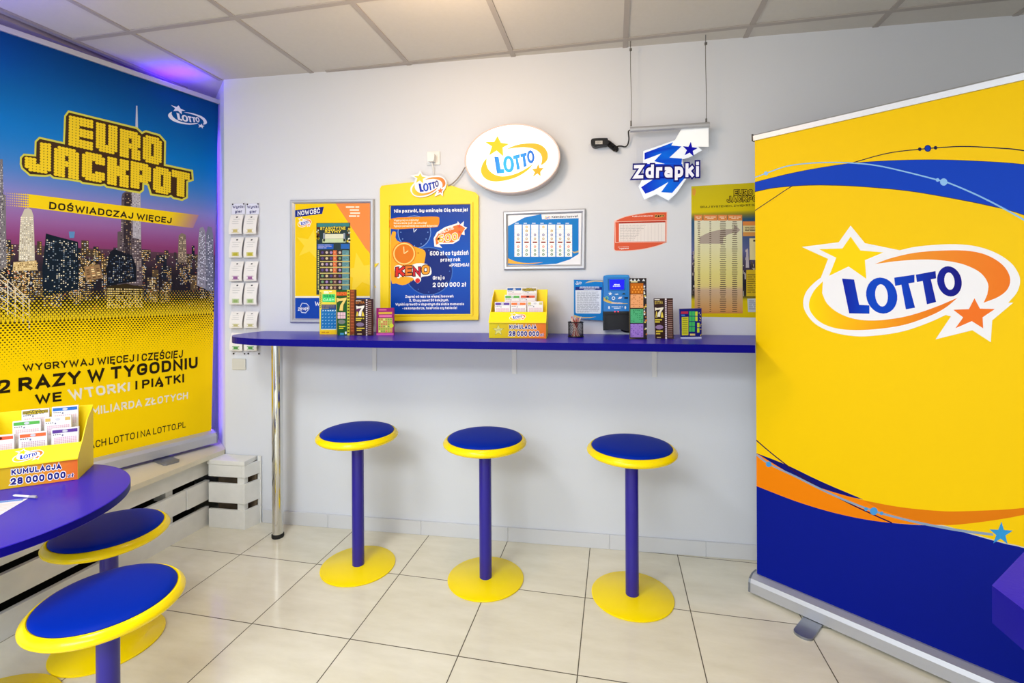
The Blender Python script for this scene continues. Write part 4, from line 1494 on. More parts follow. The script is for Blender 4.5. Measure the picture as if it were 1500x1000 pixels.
a.poly([(296, 462), (292, 432), (308, 406), (346, 382), (402, 364), (420, 368), (438, 380), (426, 400), (404, 434), (376, 450), (312, 452)], (230, 118, 40), 5)
a.text('WIELKIE', (312, 412), (384, 384), (306, 400), (378, 370), (255, 250, 240), 7, 0.03)
a.text('600', (306, 452), (402, 438), (306, 416), (400, 402), (255, 190, 60), 8, 0.035, (255, 255, 255), 0.03)
a.star(410, 370, 13, (226, 80, 40), 8, 0.42, 0.3)
a.star(410, 398, 11, (226, 80, 40), 8, 0.42, -0.2)
a.text('600 zł co tydzień', (266, 514), (454, 510), (266, 493), (454, 489), (255, 255, 255), 6, 0.028)
a.text('przez rok', (318, 543), (414, 541), (318, 526), (414, 524), (255, 255, 255), 6, 0.028)
a.text('+PREMIA!', (360, 570), (457, 567), (360, 553), (457, 550), (255, 255, 255), 6, 0.028)
a.text('Graj o', (280, 632), (338, 630), (280, 614), (338, 612), (255, 255, 255), 6, 0.028)
a.text('2 000 000 zł', (280, 668), (442, 665), (280, 646), (442, 643), (255, 255, 255), 6, 0.032)
a.poly(spline([(92, 572), (118, 560), (150, 572), (200, 552), (252, 556), (272, 580), (268, 610), (226, 618), (222, 636), (206, 650), (190, 636), (180, 622), (130, 616), (108, 624)], 3, True), (250, 246, 236), 6)
KE = [('K', (98, 616), (142, 612), (100, 572), (220, 40, 30)), ('E', (146, 612), (178, 610), (146, 566), (232, 120, 30)), ('N', (184, 614), (220, 612), (184, 572), (200, 30, 50)), ('O', (226, 606), (264, 604), (226, 562), (244, 160, 40))]
for s_, bl, br, tl, c in KE:
    a.text(s_, bl, br, tl, None, c, 8, 0.04, (60, 10, 10), 0.04)
a.disc(206, 636, 12, (216, 40, 40), 8)
for i, (s_, x0, x1) in enumerate((('Zagraj od razu na więcej losowań:', 146, 382), ('5, 10 czy nawet 50 kolejnych.', 166, 358), ('Wyniki sprawdź w dogodnym dla siebie momencie', 98, 432), ('- na komputerze, telefonie czy tablecie!', 132, 398))):
    a.text(s_, (x0, 720 + i * 19), (x1, 718 + i * 19), (x0, 708 + i * 19), None, (255, 255, 255), 6, 0.03)
a.build('poster_print', M_GLOSSY, t)
# badge on top of the board
bd = wall_art(0.020).view(600, 210, 0.09)
T2 = [bd.L(p) for p in ((12, 448), (606, 862))]
sx = (T2[1][0] - T2[0][0]) / (LGB[2] - LGB[0])
sz = (T2[0][1] - T2[1][1]) / (LGB[3] - LGB[1])
BP = [(T2[0][0] + (p[0] - LGB[0]) * sx, T2[1][1] + (p[1] - LGB[1]) * sz) for p in LG['outer']]
bg = prism('topper_badge', BP, 0.0005, 0.006, M_WPLAST, t, axis=(bd.o, bd.ex, bd.ey, bd.n))
a = wall_art(0.0265).view(600, 210, 0.09)
logo(a, 12, 448, 606, 862, 'full', 0, star=(250, 214, 70))
a.build('badge_print', M_GLOSSY, bg)

# oval light box
lx = thing('light_box', 'glowing white oval light box with blue lettering above the yellow board', 'sign', W(751, 233, 0.04))
cxl, czl, rxl, rzl = -0.407, 2.090, 0.257, 0.184
OV = lambda k, n=80: [(cxl + rxl * k * math.cos(2 * math.pi * q / n), czl + rzl * k * math.sin(2 * math.pi * q / n)) for q in range(n)]
WAX = (Vector((0, WALL_Y, 0)), Vector((1, 0, 0)), Vector((0, 0, 1)), Vector((0, -1, 0)))
prism('box_body', OV(1.0), 0.001, 0.078, mat('lightbox_body', (200, 190, 186), 0.4), lx, axis=WAX, smooth=False)
bm = bmesh.new()
n = 80
for h0, h1, k0, k1 in ((0.060, 0.084, 1.012, 1.012), (0.084, 0.087, 1.012, 1.0), (0.087, 0.084, 1.0, 0.972)):
    A_, B_ = OV(k0), OV(k1)
    va = [bm.verts.new((p[0], WALL_Y - h0, p[1])) for p in A_]
    vb = [bm.verts.new((p[0], WALL_Y - h1, p[1])) for p in B_]
    for q in range(n):
        bm.faces.new((va[q], va[(q + 1) % n], vb[(q + 1) % n], vb[q]))
from_bm('rim', bm, mat('lightbox_rim', (226, 206, 200), 0.35), lx, smooth=True)
a = wall_art(0.0835).local()
a.lpoly(OV(0.985), (255, 252, 248), 0)
a.view(670, 170, 0.30667)
logo(a, 98, 75, 446, 316, 'lit', 2)
a.build('lit_face', M_LIT, lx)
tube('cord', [tuple(W(x, y, o)) for x, y, o in ((684, 243, 0.024), (680.5, 246, 0.023), (676, 254, 0.0225), (670, 262, 0.0225), (664, 268, 0.023), (660, 270.5, 0.0235), (656, 271.8, 0.0235))], 0.0036, mat('grey_cord', (150, 140, 132), 0.5), lx, 8)

# wall socket with plug
so = thing('wall_socket', 'white wall socket with a plug in it above the yellow board', 'socket', W(634, 232))
s0, s1 = W(626, 242.5), W(645, 221.5)
box('cover_plate', (s0.x, WALL_Y - 0.010, s0.z), (s1.x, WALL_Y - 0.0005, s1.z), M_WPLAST, so, 0.003)
pg = thing('power_plug', 'white plug and cord hanging from the socket above the yellow board', 'plug', W(632.5, 231, 0.03))
pc = W(632.5, 230.5, 0.03)
bm = bmesh.new()
bm_prism(bm, spline([(pc.x - 0.019, pc.z + 0.014), (pc.x, pc.z + 0.022), (pc.x + 0.019, pc.z + 0.014), (pc.x + 0.017, pc.z - 0.02), (pc.x + 0.010, pc.z - 0.026), (pc.x - 0.010, pc.z - 0.026), (pc.x - 0.017, pc.z - 0.02)], 4, True), 0.0105, 0.048, WAX)
from_bm('plug_body', bm, M_WPLAST, pg)
tube('cord', [(pc.x, WALL_Y - 0.03, pc.z - 0.024), (pc.x + 0.003, WALL_Y - 0.022, pc.z - 0.06), tuple(W(635, 255, 0.012)), tuple(W(635.5, 268, 0.012))], 0.0038, M_WPLAST, pg, 8)
bs = thing('blank_cover', 'square white blank cover plate on the wall below the slip holders', 'cover plate', W(351, 533))
s0, s1 = W(341.5, 541), W(361, 525)
box('plate', (s0.x, WALL_Y - 0.011, s0.z), (s1.x, WALL_Y - 0.0005, s1.z), mat('old_plastic', (214, 212, 202), 0.4), bs, 0.004)

# framed calendar
t = thing('framed_calendar', 'silver framed blue calendar with seven white columns', 'calendar', W(797, 350, 0.01), 'posters on the back wall')
wall_quad_frame(t, [(737.3, 310.2), (858.0, 305.8), (857.0, 394.3), (738.3, 395.8)], [(744.2, 315.6), (851.6, 312.0), (850.4, 387.4), (744.6, 388.6)], 0.001, 0.016, M_ALU, 0.006)
a = wall_art(0.006).view(700, 290, 0.27333)
a.quad((162, 94), (555, 80), (552, 357), (162, 360), (238, 240, 246), 0)
a.poly([(162, 150), (250, 104), (340, 86), (344, 114), (540, 108), (540, 300), (490, 330), (420, 352), (330, 358), (162, 358)], (0, 122, 205), 1)
a.poly(spline([(162, 322), (200, 338), (260, 348), (350, 344)], 4) + spline([(300, 352), (230, 354), (162, 350)], 4), (245, 176, 60), 2)
a.poly(spline([(500, 282), (520, 288), (540, 280)], 3) + [(540, 290), (515, 296)], (200, 180, 120), 2)
logo(a, 356, 92, 390, 114, 'full', 3)
a.text('Kalendarz losowań', (396, 107), (536, 103), (396, 95), (536, 91), (20, 24, 60), 3, 0.02)
for i in range(7):
    x = 196 + i * 45
    a.rect(x, 142, x + 39, 314, (250, 250, 250), 3)
    a.lines(x + 4, 132, x + 36, 138, 1, (220, 235, 250), 3, 0.8, i)
    for j in range(8):
        y = 146 + j * 21
        if j:
            a.rect(x, y - 1.6, x + 39, y - 0.4, (190, 200, 214), 4)
        c = [(220, 190, 120), (190, 160, 60), (110, 110, 170), (190, 170, 130), (150, 60, 50), (230, 150, 130), (110, 160, 130), (60, 120, 80)][j]
        if j == 0 and i not in (1, 3, 5):
            continue
        if j == 1 and i not in (1, 4):
            continue
        if j == 4:
            a.rect(x + 8, y + 3, x + 32, y + 11, c, 5)
        else:
            a.disc(x + 20, y + 9, 7, c, 5, 8)
            a.disc(x + 20, y + 9, 3, (245, 240, 236), 6, 6)
a.build('calendar_print', M_GLOSSY, t)

# orange prize table sheet
t = thing('prize_sheet', 'orange prize table sheet with curved edges beside the calendar', 'sheet', W(937, 340), 'posters on the back wall')
a = wall_art(0.0012).view(700, 290, 0.27333)
out = [(730, 122)] + spline([(730, 122), (790, 98), (870, 82), (940, 74), (1015, 73)], 4) + [(1013, 238)] + spline([(1013, 238), (960, 258), (880, 276), (800, 284), (738, 284)], 4) + [(728, 276)]
a.poly(out, (246, 200, 186), 0)
a.poly(offset_poly(out, 3.5), (222, 92, 58), 1)
a.poly([(734, 126), (1010, 118), (1008, 236), (736, 240)], (246, 200, 186), 2)
a.poly([(737, 129), (1007, 121), (1005, 234), (739, 237)], (222, 92, 58), 3)
a.poly([(756, 134), (1004, 126), (1003, 232), (756, 234)], (238, 230, 226), 4)
a.quad((756, 128), (1004, 122), (1004, 130), (756, 137), (180, 50, 30), 5)
for i in range(13):
    a.rect(762 + i * 18.6, 142 - i * 0.2, 763.2 + i * 18.6, 232, (206, 196, 196), 5)
for j in range(10):
    a.lines(762, 143 + j * 8.8, 780 + (12 - j * 0.6) * 18, 149 + j * 8.8, 1, (196, 188, 188), 6, 0.45, j)
a.text('TABELA WYGRANYCH', (826, 102), (938, 99), (826, 95), (938, 92), (255, 236, 226), 5, 0.03)
a.text('Keno', (950, 104), (998, 100), (950, 90), (998, 87), (70, 16, 10), 6, 0.05, (250, 220, 120), 0.04)
a.text('co 4 minuty', (750, 265), (808, 262), (750, 260), None, (250, 220, 210), 5, 0.02)
a.text('wygrane', (758, 274), (808, 272), (758, 267), None, (255, 255, 255), 5, 0.03)
a.build('sheet_print', M_PRINT, t)
b_ = [a.L(p) for p in out]
prism('sheet_stock', b_, 0.0003, 0.0010, M_PAPER, t, axis=WAX)

# yellow results poster partly behind the standing banner
t = thing('results_poster', 'yellow and dark results poster with long number table, half hidden by the banner', 'poster', W(1060, 370), 'posters on the back wall')
a = wall_art(0.0012).view(1000, 260, 0.22)
bk = ramp([(0, (206, 190, 30)), (0.2, (216, 196, 20)), (0.235, (120, 116, 60)), (0.27, (44, 84, 120)), (0.5, (96, 100, 150)), (0.62, (70, 58, 78)), (0.75, (34, 34, 52)), (0.84, (60, 54, 40)), (0.87, (214, 192, 20)), (1, (222, 196, 10))])
a.grad((58, 58), (720, 20), (720, 935), (58, 926), lambda u, v: bk(v), 0, 1, 60)
rnd = random.Random(5)
for i in range(46):
    x = rnd.choice([rnd.uniform(60, 78), rnd.uniform(400, 480)])
    y = rnd.uniform(480, 760)
    a.rect(x, y, x + rnd.uniform(3, 9), y + rnd.uniform(6, 40), rnd.choice([(190, 180, 170), (40, 36, 46), (110, 96, 96), (226, 210, 180)]), 1)
a.poly([(420, 600), (424, 480), (430, 470), (436, 480), (442, 600)], (190, 180, 186), 2)
bgc = ramp([(0, (226, 224, 200)), (0.3, (226, 222, 178)), (0.6, (226, 214, 130)), (0.71, (224, 206, 130)), (0.72, (204, 176, 150)), (0.85, (206, 168, 120)), (0.97, (214, 156, 90)), (1, (206, 136, 70))])
a.grad((78, 284), (396, 280), (400, 904), (80, 904), lambda u, v: bgc(v), 2, 1, 24)
for x0, x1 in ((78, 132), (138, 232), (236, 296), (300, 396)):
    a.rect(x0, 248, x1, 286, (222, 140, 74), 3)
    a.lines(x0 + 8, 258, x1 - 8, 278, 2, (250, 226, 200), 4, 0.5, int(x0), 'c')
a.poly(spline([(112, 396), (180, 364), (260, 346), (342, 342)], 4) + [(342, 312), (384, 348), (344, 386), (344, 366)] + spline([(344, 366), (300, 380), (270, 400)], 4) + [(270, 440), (112, 440)], (176, 162, 150), 3)
for j in range(44):
    y = 290 + j * 13.9
    for x0, w in ((98, 20), (178, 12), (246, 44), (326, 40)):
        q = rnd.uniform(0.7, 1.0) * w
        a.rect(x0 + (w - q) / 2, y + 2, x0 + (w + q) / 2, y + 7, (92, 74, 60), 5)
a.text('EURO', (342, 118), (466, 116), (342, 82), (466, 80), (196, 172, 30), 6, 0.03, (50, 40, 16), 0.05)
a.text('JACKPOT', (296, 164), (532, 158), (296, 126), (532, 120), (196, 172, 30), 6, 0.03, (50, 40, 16), 0.05)
a.text('GRAJ SYSTEMEM, ZWIĘKSZ SZANSE', (116, 203), (560, 186), (116, 190), (560, 173), (60, 50, 20), 5, 0.02)
a.poly([(64, 80), (78, 66), (90, 90), (80, 124), (64, 112)], (222, 160, 60), 3)
a.quad((400, 292), (560, 290), (560, 390), (402, 390), (222, 206, 150), 3)
a.quad((400, 292), (560, 290), (560, 318), (400, 320), (222, 140, 74), 4)
a.quad((402, 364), (560, 364), (560, 390), (402, 390), (214, 150, 80), 4)
a.lines(414, 328, 540, 356, 3, (90, 76, 60), 5, 0.5, 3)
a.quad((444, 404), (600, 402), (600, 548), (446, 548), (226, 214, 160), 3)
a.lines(470, 410, 590, 430, 1, (70, 60, 50), 5, 0.6, 3)
a.quad((424, 614), (600, 610), (600, 790), (424, 790), (210, 178, 40), 3)
a.lines(430, 640, 590, 770, 9, (110, 90, 30), 5, 0.4, 8)
a.quad((430, 806), (600, 800), (600, 895), (436, 895), (200, 206, 214), 3)
a.lines(440, 815, 590, 880, 5, (120, 130, 150), 5, 0.4, 9)
a.build('poster_print', M_GLOSSY, t)
prism('poster_stock', [a.L(p) for p in ((58, 58), (720, 20), (720, 935), (58, 926))], 0.0003, 0.0010, M_PAPER, t, axis=WAX)

# ------------------------------------------------------------------ hanging acrylic sign
ZO = 0.05
zs = thing('hanging_sign', 'clear acrylic sign with blue lettering hanging on two thin wires', 'sign', W(980, 190, ZO))
za = Art((0, WALL_Y - ZO, 0), (1, 0, 0)).view(850, 180, 0.13333)
ZAX = (za.o, za.ex, za.ey, za.n)
r0, r1 = za.L((545, 84)), za.L((1412, 30))
rv = Vector((r1[0] - r0[0], r1[1] - r0[1]))
rl = rv.length
rv.normalize()
bm = bmesh.new()
pa, pb_ = za.at(r0, 0.012), za.at(r1, 0.012)
bm_tube(bm, [pa, pb_], 0.014, 16)
from_bm('rail', bm, M_ALU, zs, smooth=True)
ac = [(545, 90), (545, 650), (620, 650), (690, 860), (850, 800), (960, 868), (1130, 640), (1318, 610), (1340, 400), (1336, 348), (1412, 322), (1412, 50)]
prism('acrylic_panel', [za.L(p) for p in ac], -0.004, 0.0, M_CLEAR, zs, axis=ZAX)
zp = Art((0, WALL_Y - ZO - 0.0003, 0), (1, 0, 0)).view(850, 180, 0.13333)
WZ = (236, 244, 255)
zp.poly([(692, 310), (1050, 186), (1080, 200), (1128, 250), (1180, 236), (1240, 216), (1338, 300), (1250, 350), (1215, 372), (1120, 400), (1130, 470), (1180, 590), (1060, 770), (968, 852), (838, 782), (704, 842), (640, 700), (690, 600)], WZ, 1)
zp.poly([(1112, 66), (1410, 50), (1410, 262), (1128, 256), (1000, 246), (1042, 186)], (252, 254, 255), 2)  # glare of a reflected window, painted white and made to glow
ZB = lambda p: ramp([(0, (0, 30, 190)), (0.5, (0, 110, 225)), (1, (0, 70, 200))])((p[0] - za.L((700, 0))[0]) / (za.L((1140, 0))[0] - za.L((700, 0))[0]))
zp.poly([(706, 330), (1022, 212), (1000, 246), (1112, 258), (980, 380), (1120, 392), (1112, 450), (930, 450), (812, 420), (892, 334), (706, 404)], ZB, 3)
zp.poly([(668, 706), (800, 620), (690, 628), (690, 590), (1160, 590), (1010, 768), (888, 760), (970, 648), (806, 742), (716, 778)], ZB, 3)
zp.poly([(700, 450), (1120, 450), (1150, 600), (690, 610)], ZB, 3)
zp.star(1205, 292, 88, (10, 10, 165), 4, 0.40, 0.12)
zp.text('Zdrapki', (586, 612), (1304, 590), (590, 462), (1304, 440), (232, 234, 248), 6, 0.042, (14, 14, 110), 0.055)
zp.build('sign_print_and_glare', print_mat('glowing_print_and_glare', 0.3, emit=0.22), zs)
for x, yb in ((924.5, 187), (1034.5, 184)):
    p0_, p1_ = W(x, yb, ZO + 0.012), W(x, yb - 125, ZO + 0.012)
    yy = p0_.y
    z_ = p0_.z + 0.012
    wob = [(p0_.x, yy, z_)] + [(p0_.x + 0.0015 * math.sin(q), yy, z_ + (CEIL_Z - 0.006 - z_) * q / 6) for q in range(1, 6)] + [(p0_.x, yy, CEIL_Z - 0.001)]
    bm = bmesh.new()
    bm_tube(bm, wob, 0.0017, 6)
    bm_box(bm, (p0_.x - 0.006, yy - 0.005, CEIL_Z - 0.052), (p0_.x + 0.006, yy + 0.005, CEIL_Z - 0.040), 0.001)
    bm_box(bm, (p0_.x - 0.004, yy - 0.004, z_ - 0.004), (p0_.x + 0.004, yy + 0.004, z_ + 0.024), 0.001)
    from_bm('wire', bm, mat('wire_steel', (120, 118, 116), 0.4, 0.8), zs)

# mains adapter on its clear hook
ad = thing('mains_adapter', 'black mains adapter with coiled cable stuck to the wall beside the clear sign', 'adapter', W(885, 212, 0.02))
aa = wall_art(0.0).view(850, 180, 0.13333)
prism('hook_plate', [aa.L(p) for p in ((85, 250), (170, 196), (330, 200), (345, 330), (250, 342), (95, 338))], 0.0005, 0.004, M_CLEAR, ad, axis=WAX)
body = spline([(118, 214), (150, 194), (270, 190), (300, 200), (300, 262), (240, 272), (160, 286), (124, 262)], 4, True)
prism('adapter_body', [aa.L(p) for p in body], 0.0045, 0.040, M_BLACK, ad, axis=WAX)
la_ = Art((0, WALL_Y - 0.0405, 0), (1, 0, 0)).view(850, 180, 0.13333)
la_.quad((166, 196), (244, 194), (244, 232), (166, 234), (196, 194, 190), 0)
la_.lines(176, 202, 236, 228, 3, (110, 108, 106), 1, 0.4, 2)
la_.build('rating_label', M_PRINT, ad)
cpts = []
for q in range(46):
    t_ = q / 45
    an = q * 1.15
    cpts.append(tuple(W(850 + (300 + 90 * t_ + 28 * math.cos(an)) * 0.13333, 180 + (215 + 75 * t_ + 26 * math.sin(an)) * 0.13333, 0.02 + 0.008 * math.sin(an * 0.5))))
cpts += [tuple(W(850 + x * 0.13333, 180 + y * 0.13333, o)) for x, y, o in ((400, 262, 0.02), (450, 254, 0.012), (490, 262, 0.012), (520, 240, 0.014), (534, 180, 0.02), (530, 120, 0.03), (530, 90, 0.04), (545, 80, 0.055))]
tube('cable', spline(cpts, 3), 0.0035, M_BLACK, ad, 6)

# ------------------------------------------------------------------ clear result-slip holders
ROWS = [('topmost', 315, 345, (206, 190, 120)), ('second', 348, 379, (190, 180, 40)), ('third', 383, 413, (150, 90, 150)),
        ('fourth', 414, 447, (150, 180, 110)), ('fifth', 456, 481, (190, 186, 130)), ('lowest', 487, 514, (80, 150, 70))]
M_TINT = mat('frosted_acrylic', (246, 240, 244), 0.12, trans=0.9, ior=1.2, alpha=0.22)
for side, x0, x1, rx in (('left', 339.5, 360.5, 1.0), ('right', 360.8, 381.5, 1.0)):
    h = thing('slip_holder', f'{side} one of two clear wall strips of curved slip pockets', 'slip holder', W((x0 + x1) / 2, 408, 0.003), 'clear slip holders by the corner')
    A0, A1 = W(x0, 520), W(x1, 297)
    wl, wr = A0.x + 0.002, A1.x - 0.002
    box('back_strip', (wl, WALL_Y - 0.0035, A0.z), (wr, WALL_Y - 0.0005, A1.z), M_TINT, h, 0)
    hd = Art((0, WALL_Y - 0.0042, 0), (1, 0, 0)).local()
    hz0, hz1 = W(x0, 314).z, W(x0, 298.5).z
    hd.lpoly([(wl + 0.006, hz0), (wr - 0.003, hz0), (wr - 0.003, hz1), (wl + 0.006, hz1)], (226, 228, 246), 0)
    zc = hz0 + (hz1 - hz0) * 0.56
    hd.text('Wyniki', (wl + 0.012, zc), (wr - 0.008, zc), (wl + 0.012, zc + 0.016), None, (24, 24, 110), 1, 0.03)
    hd.text('gier', (wl + 0.028, zc - 0.028), (wr - 0.022, zc - 0.028), (wl + 0.028, zc - 0.012), None, (24, 24, 110), 1, 0.03)
    for zz in (W(x0, 299.5).z, W(x0, 517.5).z):
        for xx in (wl + 0.014, wr - 0.010):
            prism('screw', [(xx + 0.0045 * math.cos(q * math.pi / 5), zz + 0.0045 * math.sin(q * math.pi / 5)) for q in range(10)], 0.0036, 0.0065, mat('dark_screw', (44, 40, 44), 0.4, 0.6), h, axis=WAX)
    hd.build('header_print', M_PRINT, h)
    for ri, (rn, ya, yb, col) in enumerate(ROWS):
        za_, zb_ = W(x0, yb).z, W(x0, ya).z
        H_ = zb_ - za_
        pl, pr_ = wl + 0.003, wr - 0.006
        # pocket: curved front sheet, floor and one cheek
        bm = bmesh.new()
        prof = [(0.0045, za_), (0.026, za_ + 0.002), (0.032, za_ + 0.02), (0.030, za_ + H_ * 0.45), (0.020, za_ + H_ * 0.8), (0.010, zb_)]
        prof = spline(prof, 3)
        va = [bm.verts.new((pl, WALL_Y - y, z)) for y, z in prof]
        vb = [bm.verts.new((pr_, WALL_Y - y, z)) for y, z in prof]
        for q in range(len(prof) - 1):
            bm.faces.new((va[q], va[q + 1], vb[q + 1], vb[q]))
        from_bm('pocket', bm, M_TINT, h, smooth=True)
        # the slip follows the curve just behind the front sheet
        sp = [(y - 0.0030 if y > 0.012 else y - 0.001, z) for y, z in prof[4:]]
        st_ = tag(bpy.data.objects.new('result_slip', bpy.data.meshes.new('result_slip')),
                  f'{rn} white result slip in the {side} clear pocket strip', 'slip', 'result slips in the clear pockets')
        vv, ff, cc = [], [], []
        xl_, xr_ = pl + 0.001, pr_ - 0.001
        rr = random.Random(ri)

        def yat(z):
            for (y0, z0), (y1, z1) in zip(sp, sp[1:]):
                if z <= z1:
                    return y0 + (y1 - y0) * max(0, (z - z0)) / (z1 - z0)
            return sp[-1][0]

        def patch(xa, xb, z0, z1, c, d):
            nn_ = max(1, int((z1 - z0) / 0.012))
            b0 = len(vv)
            for q in range(nn_ + 1):
                z = z0 + (z1 - z0) * q / nn_
                for x in (xa, xb):
                    vv.append((x, WALL_Y - yat(z) - d, z))
                    cc.extend(lin(c))
            for q in range(nn_):
                ff.append((b0 + 2 * q, b0 + 2 * q + 1, b0 + 2 * q + 3, b0 + 2 * q + 2))
        zs0, zs1 = sp[0][1], sp[-1][1]
        patch(xl_, xr_, zs0, zs1, (240, 238, 234), 0)
        wd_ = xr_ - xl_
        hh = zs1 - zs0
        patch(xl_ + wd_ * 0.45, xl_ + wd_ * 0.58, zs1 - hh * 0.16, zs1 - hh * 0.09, (50, 50, 60), 0.0003)
        for q in range(3):
            patch(xl_ + wd_ * rr.uniform(0.15, 0.3), xl_ + wd_ * rr.uniform(0.65, 0.85), zs1 - hh * (0.26 + q * 0.11), zs1 - hh * (0.235 + q * 0.11), (196, 198, 196), 0.0003)
        patch(xl_ + wd_ * 0.24, xl_ + wd_ * 0.78, zs0 + hh * 0.06, zs0 + hh * 0.26, mixc((240, 238, 234), col, 0.55), 0.0003)
        patch(xl_ + wd_ * 0.34, xl_ + wd_ * 0.68, zs0 + hh * 0.09, zs0 + hh * 0.22, col, 0.0006)
        me = st_.data
        me.from_pydata(vv, [], ff)
        me.attributes.new('ink', 'FLOAT_COLOR', 'POINT').data.foreach_set('color', cc)
        me.materials.append(M_PRINT)
        COL.objects.link(st_)


# ------------------------------------------------------------------ betting-slip dispensers
def dispenser(label, origin, ex, where, star, small_star=False):
    """Origin: front bottom-left on the table; local x along the front, y into depth, z up."""
    Wd, D = 0.283, 0.165
    ex = Vector(ex).normalized()
    ey = Vector((0, 0, 1)).cross(ex)
    o = Vector(origin)
    M = Matrix(((ex.x, ey.x, 0, o.x), (ex.y, ey.y, 0, o.y), (0, 0, 1, o.z), (0, 0, 0, 1)))
    t = thing('slip_dispenser', label, 'dispenser', o, 'yellow slip dispensers')

    def part(name, bmf, m):
        bm = bmesh.new()
        bmf(bm)
        bm.transform(M)
        return from_bm(name, bm, m, t)
    fh = 0.078
    part('front_panel', lambda b: bm_box(b, (0, 0, 0.0005), (Wd, 0.004, fh), 0.0008), M_CARDY)
    sl = [(-0.006, fh - 0.002), (-0.006, fh + 0.003), (0.040, fh + 0.050), (0.044, fh + 0.047), (0.0, fh - 0.002)]
    part('sloping_lip', lambda b: bm_prism(b, sl, -0.001, Wd + 0.001, (Vector((0, 0, 0)), Vector((0, 1, 0)), Vector((0, 0, 1)), Vector((1, 0, 0)))), M_CARDY)
    side = [(0.0045, 0.0005), (0.0045, fh), (0.046, fh + 0.050), (0.105, 0.200), (D - 0.0005, 0.236), (D - 0.0005, 0.0005)]
    for a, b in ((0.0, 0.003), (Wd - 0.003, Wd)):
        part('side_panel', lambda bb: bm_prism(bb, side, a, b, (Vector((0, 0, 0)), Vector((0, 1, 0)), Vector((0, 0, 1)), Vector((1, 0, 0)))), M_CARDY)
    part('back_panel', lambda b: bm_box(b, (0, D, 0.0005), (Wd, D + 0.004, 0.240), 0.0008), M_CARDY)
    part('shelf', lambda b: bm_box(b, (0.004, 0.046, 0.030), (Wd - 0.004, D - 0.001, 0.034)), M_CARDY)
    fo = M @ Vector((0, -0.0006, 0))
    a = Art(fo, ex).local()
    g = ramp([(0, (206, 180, 10)), (0.4, (216, 170, 30)), (0.75, (232, 138, 40)), (1, (230, 108, 40))])
    if star:
        g = ramp([(0, (224, 206, 10)), (0.35, (222, 190, 20)), (0.7, (236, 150, 40)), (1, (236, 116, 40))])
    a.grad((0.001, fh - 0.001), (Wd - 0.001, fh - 0.001), (Wd - 0.001, 0.001), (0.001, 0.001), lambda u, v: g(u), 0, 10, 1)
    NAV = (24, 26, 120)
    if star:
        a.poly([(0.047 + (0.030 if q % 2 == 0 else 0.014) * math.sin(math.pi * q / 5), 0.040 + (0.030 if q % 2 == 0 else 0.014) * math.cos(math.pi * q / 5)) for q in range(10)], (150, 140, 60), 1)
        a.poly([(0.047 + (0.027 if q % 2 == 0 else 0.012) * math.sin(math.pi * q / 5), 0.040 + (0.027 if q % 2 == 0 else 0.012) * math.cos(math.pi * q / 5)) for q in range(10)], (226, 222, 120), 2)
        a.text('LOTTO', (0.035, 0.034), (0.060, 0.038), (0.035, 0.043), (0.060, 0.047), (150, 160, 170), 3, 0.03)
    a.text('KUMULACJA', (0.102, 0.047), (0.236, 0.047), (0.102, 0.066), None, NAV, 3, 0.052, (250, 250, 250), 0.05)
    a.text('28 000 000', (0.100, 0.012), (0.248, 0.012), (0.100, 0.036), None, NAV, 3, 0.05, (250, 250, 250), 0.05)
    a.text('zł', (0.254, 0.012), (0.270, 0.012), (0.254, 0.026), None, NAV, 3, 0.02, (250, 250, 250), 0.03)
    a.build('front_print', M_PRINT, t)
    s2 = Vector((0, 0.046, 0.047)).normalized()
    up = M.to_3x3() @ s2
    so_ = M @ (Vector((0, -0.006, fh + 0.003)) + Vector((0, -0.0006, 0.0006)))
    a = Art(so_, ex, up).local()
    logo(a, 0.100, 0.063, 0.182, 0.010, 'full', 1)
    a.build('lip_print', M_PRINT, t)
    # slips, each pad a thing of its own
    heads = [('blue', (50, 100, 170), 0.072, 0.135, 0.252, 0.145), ('gold and black', (150, 130, 50), 0.150, 0.135, 0.250, 0.145),
             ('green', (100, 176, 90), 0.066, 0.098, 0.213, 0.110), ('red', (214, 90, 60), 0.146, 0.098, 0.214, 0.110),
             ('purple', (100, 70, 160), 0.020, 0.060, 0.178, 0.072), ('orange', (236, 120, 60), 0.102, 0.060, 0.178, 0.072), ('pale gold', (206, 196, 120), 0.186, 0.060, 0.180, 0.072)]
    if where == 'table':
        heads = [('gold and black', (150, 130, 50), 0.082, 0.135, 0.246, 0.145), ('blue', (40, 110, 200), 0.168, 0.135, 0.248, 0.145),
                 ('green', (90, 180, 80), 0.070, 0.098, 0.214, 0.110), ('pale gold', (214, 180, 90), 0.158, 0.098, 0.218, 0.110),
                 ('red', (226, 96, 60), 0.010, 0.060, 0.176, 0.072), ('orange', (234, 110, 60), 0.100, 0.060, 0.176, 0.072), ('purple', (96, 60, 150), 0.190, 0.060, 0.180, 0.072)]
    for nm, hc, x, y, ztop, y2 in heads:
        w = 0.078
        bm = bmesh.new()
        bm_box(bm, (x, y, 0.0345), (x + w, y2 - 0.002, ztop), 0.0004)
        bm.transform(M)
        p = thing('betting_slips', f'pad of betting slips with {nm} header in the yellow dispenser on the {where}', 'slips', M @ Vector((x, y, 0.0345)), 'betting slips in the dispensers')
        from_bm('pad', bm, M_PAPER, p)
        a = Art(M @ Vector((x, y - 0.0005, 0)), ex).local()
        a.lpoly([(0.003, ztop - 0.016), (w - 0.003, ztop - 0.016), (w - 0.003, ztop - 0.004), (0.003, ztop - 0.004)], hc, 1)
        if nm == 'pale gold':
            a.lpoly([(0.018, ztop - 0.016), (w - 0.018, ztop - 0.016), (w - 0.018, ztop - 0.004), (0.018, ztop - 0.004)], (236, 234, 236), 2)
